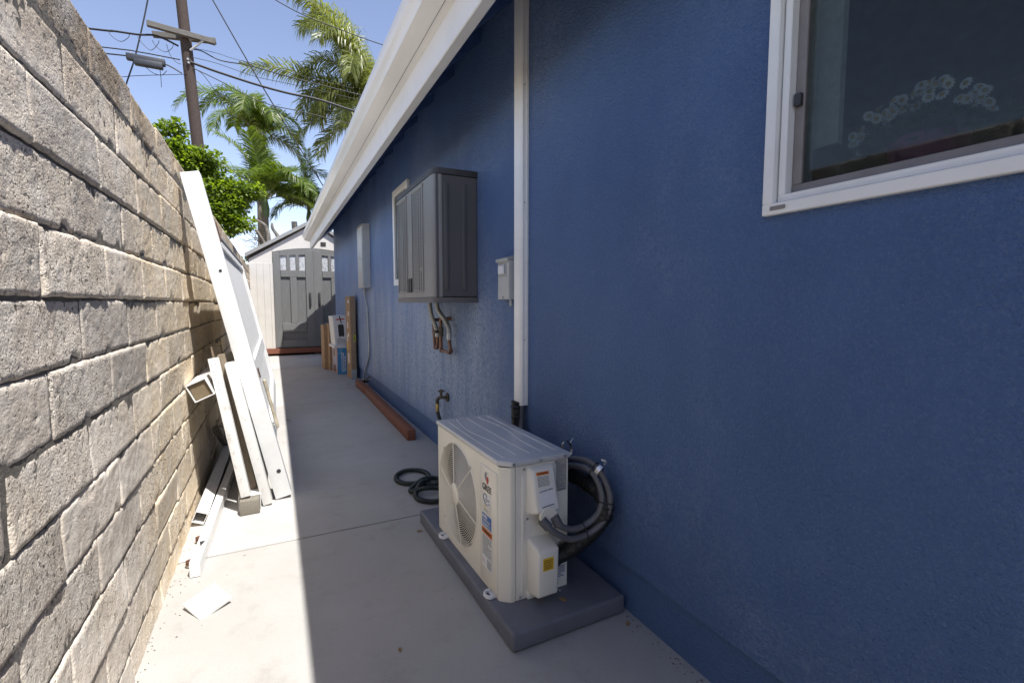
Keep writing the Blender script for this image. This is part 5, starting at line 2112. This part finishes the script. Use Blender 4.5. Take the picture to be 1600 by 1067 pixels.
G = 12.9
cable([(-1.6, G - 1, 10.0), (-2.03, G, 8.1), (-2.37, G, 6.45), (-2.62, G, 5.6), (-3.2, G, 3.6)], .014, 'steep black cable crossing the sky left of the utility pole')
cable([(-1.6, G, 9.0), (-.98, G, 7.85), (-.3, G, 6.6), (.33, G, 5.5), (1.14, G, 4.14), (1.6, G, 3.4)], .014, 'long black cable slanting down from the pole top to the gutter end')
cable([(-2.2, G, 9.1), (.23, G, 8.17), (.97, G, 7.95), (1.54, G, 7.86), (2.87, G, 7.7), (6, G, 7.5)], .011, 'thin black cable passing over the queen palm crown')
cable([(-7, G, 6.3), (-3.18, G, 6.67), (-2.77, G, 6.72), (-2.34, G, 6.75), (-2.01, G, 6.80), (-1.64, G, 6.68)], .020, 'upper thick cable reaching the pole from the left, above the splice box')
cable([(-7, G, 6.0), (-2.95, G, 6.36), (-2.36, G, 6.40), (-1.62, G, 6.40)], .012, 'cable just above the dark splice box left of the pole')
cable([(-7, G, 5.8), (-2.95, G, 6.24), (-2.36, G, 6.27), (-1.9, G, 6.25), (-1.60, G, 6.12)], .014, 'cable running through the dark splice box left of the pole')
cable([(-1.43, G, 6.39), (-.93, G, 6.29), (-.18, G, 6.17), (.49, G, 6.1), (1.2, G, 6.07), (2.33, G, 5.91), (5, G, 5.7)], .026, 'thickest cable bundle running right from the pole to the queen palm')
cable([(-1.40, G, 6.67), (-1.21, G, 6.67), (-.86, G, 6.55), (-.28, G, 6.56), (.51, G, 6.48), (1.8, G, 6.39), (4.5, G, 6.2)], .012, 'wavy cable leaving the pole just above the thick bundle')
cable([(-1.41, G, 6.5), (-.92, G, 6.47), (-.17, G, 6.34), (.78, G, 6.31), (3, G, 6.2)], .006, 'hair thin wire between the wavy cable and thick bundle')
cable([(-6, G, 5.0), (-2.98, G, 5.75), (-2.39, G, 5.91), (-1.43, G, 6.14)], .006, 'thin wire rising to the pole under the splice box')
cable([(-1.40, G, 6.28), (-1.18, G, 6.14), (-.84, G, 5.58), (-.35, G, 4.6)], .007, 'thin wire dropping steeply right of the pole in front of palm')
cable([(-1.38, G, 6.27), (-.94, G, 6.12), (-.06, G, 5.79), (.94, G, 5.71), (3, G, 5.5)], .010, 'lower thin cable sagging right below the thick bundle')
cable([(-1.42, G, 6.70), (-.91, G, 6.69), (-.42, G, 6.63), (2, G, 6.5)], .005, 'topmost hair thin wire leaving the pole to the right')
r = random.Random(14)
for i, (x, lb) in enumerate(((-2.85, 'leftmost'), (-2.35, 'second'), (-2.10, 'third'), (-1.85, 'nearest pole'))):
    z = 6.73 - .02 * i
    pts = [(x, G, z), (x + .08, G - .02, z - .13), (x + .22, G - .03, z - .20 - .04 * (i % 2)), (x + .34, G - .02, z - .10), (x + .37, G, z - .0)]
    if i == 3:
        pts = [(x, G, z), (x + .05, G, z - .2), (x + .15, G, z - .33), (x + .24, G, z - .36)]
    cable(pts, .006, {'leftmost': 'drip loop farthest from the pole on the upper cable', 'second': 'drip loop directly over the left end of splice box', 'third': 'drip loop directly over the right end of splice box', 'nearest pole': 'drip loop closest to the pole under the crossarms'}[lb])
cable([(-2.25, 12.75, 6.09), (-2.10, 12.75, 5.97), (-1.95, 12.75, 5.95), (-1.85, 12.75, 6.06)], .006, 'loose loop hanging below the splice box')
cable([(-1.97, 12.75, 6.09), (-1.96, 12.75, 5.9), (-1.96, 12.75, 5.7)], .006, 'short wire end hanging straight down below the splice box')
se = thing('splice_box', 'dark grey cable splice box hanging left of the utility pole', 'cable box', (-2.2, 12.75, 6.12))
q = MB()
q.box((-.33, -.06, .02), (.33, .06, .15), .015, 2)
q.build('housing', M['enclosure'], se)
q = MB()
q.box((-.20, -.09, -.06), (.29, .05, .06), .02, 2)
q.build('tray', M['enclosure'], se)
q = MB()
for x in (-.25, .25):
    q.box((x - .015, -.02, .14), (x + .015, .17, .19), .003, 1)
q.build('hanger', M['galv'], se)
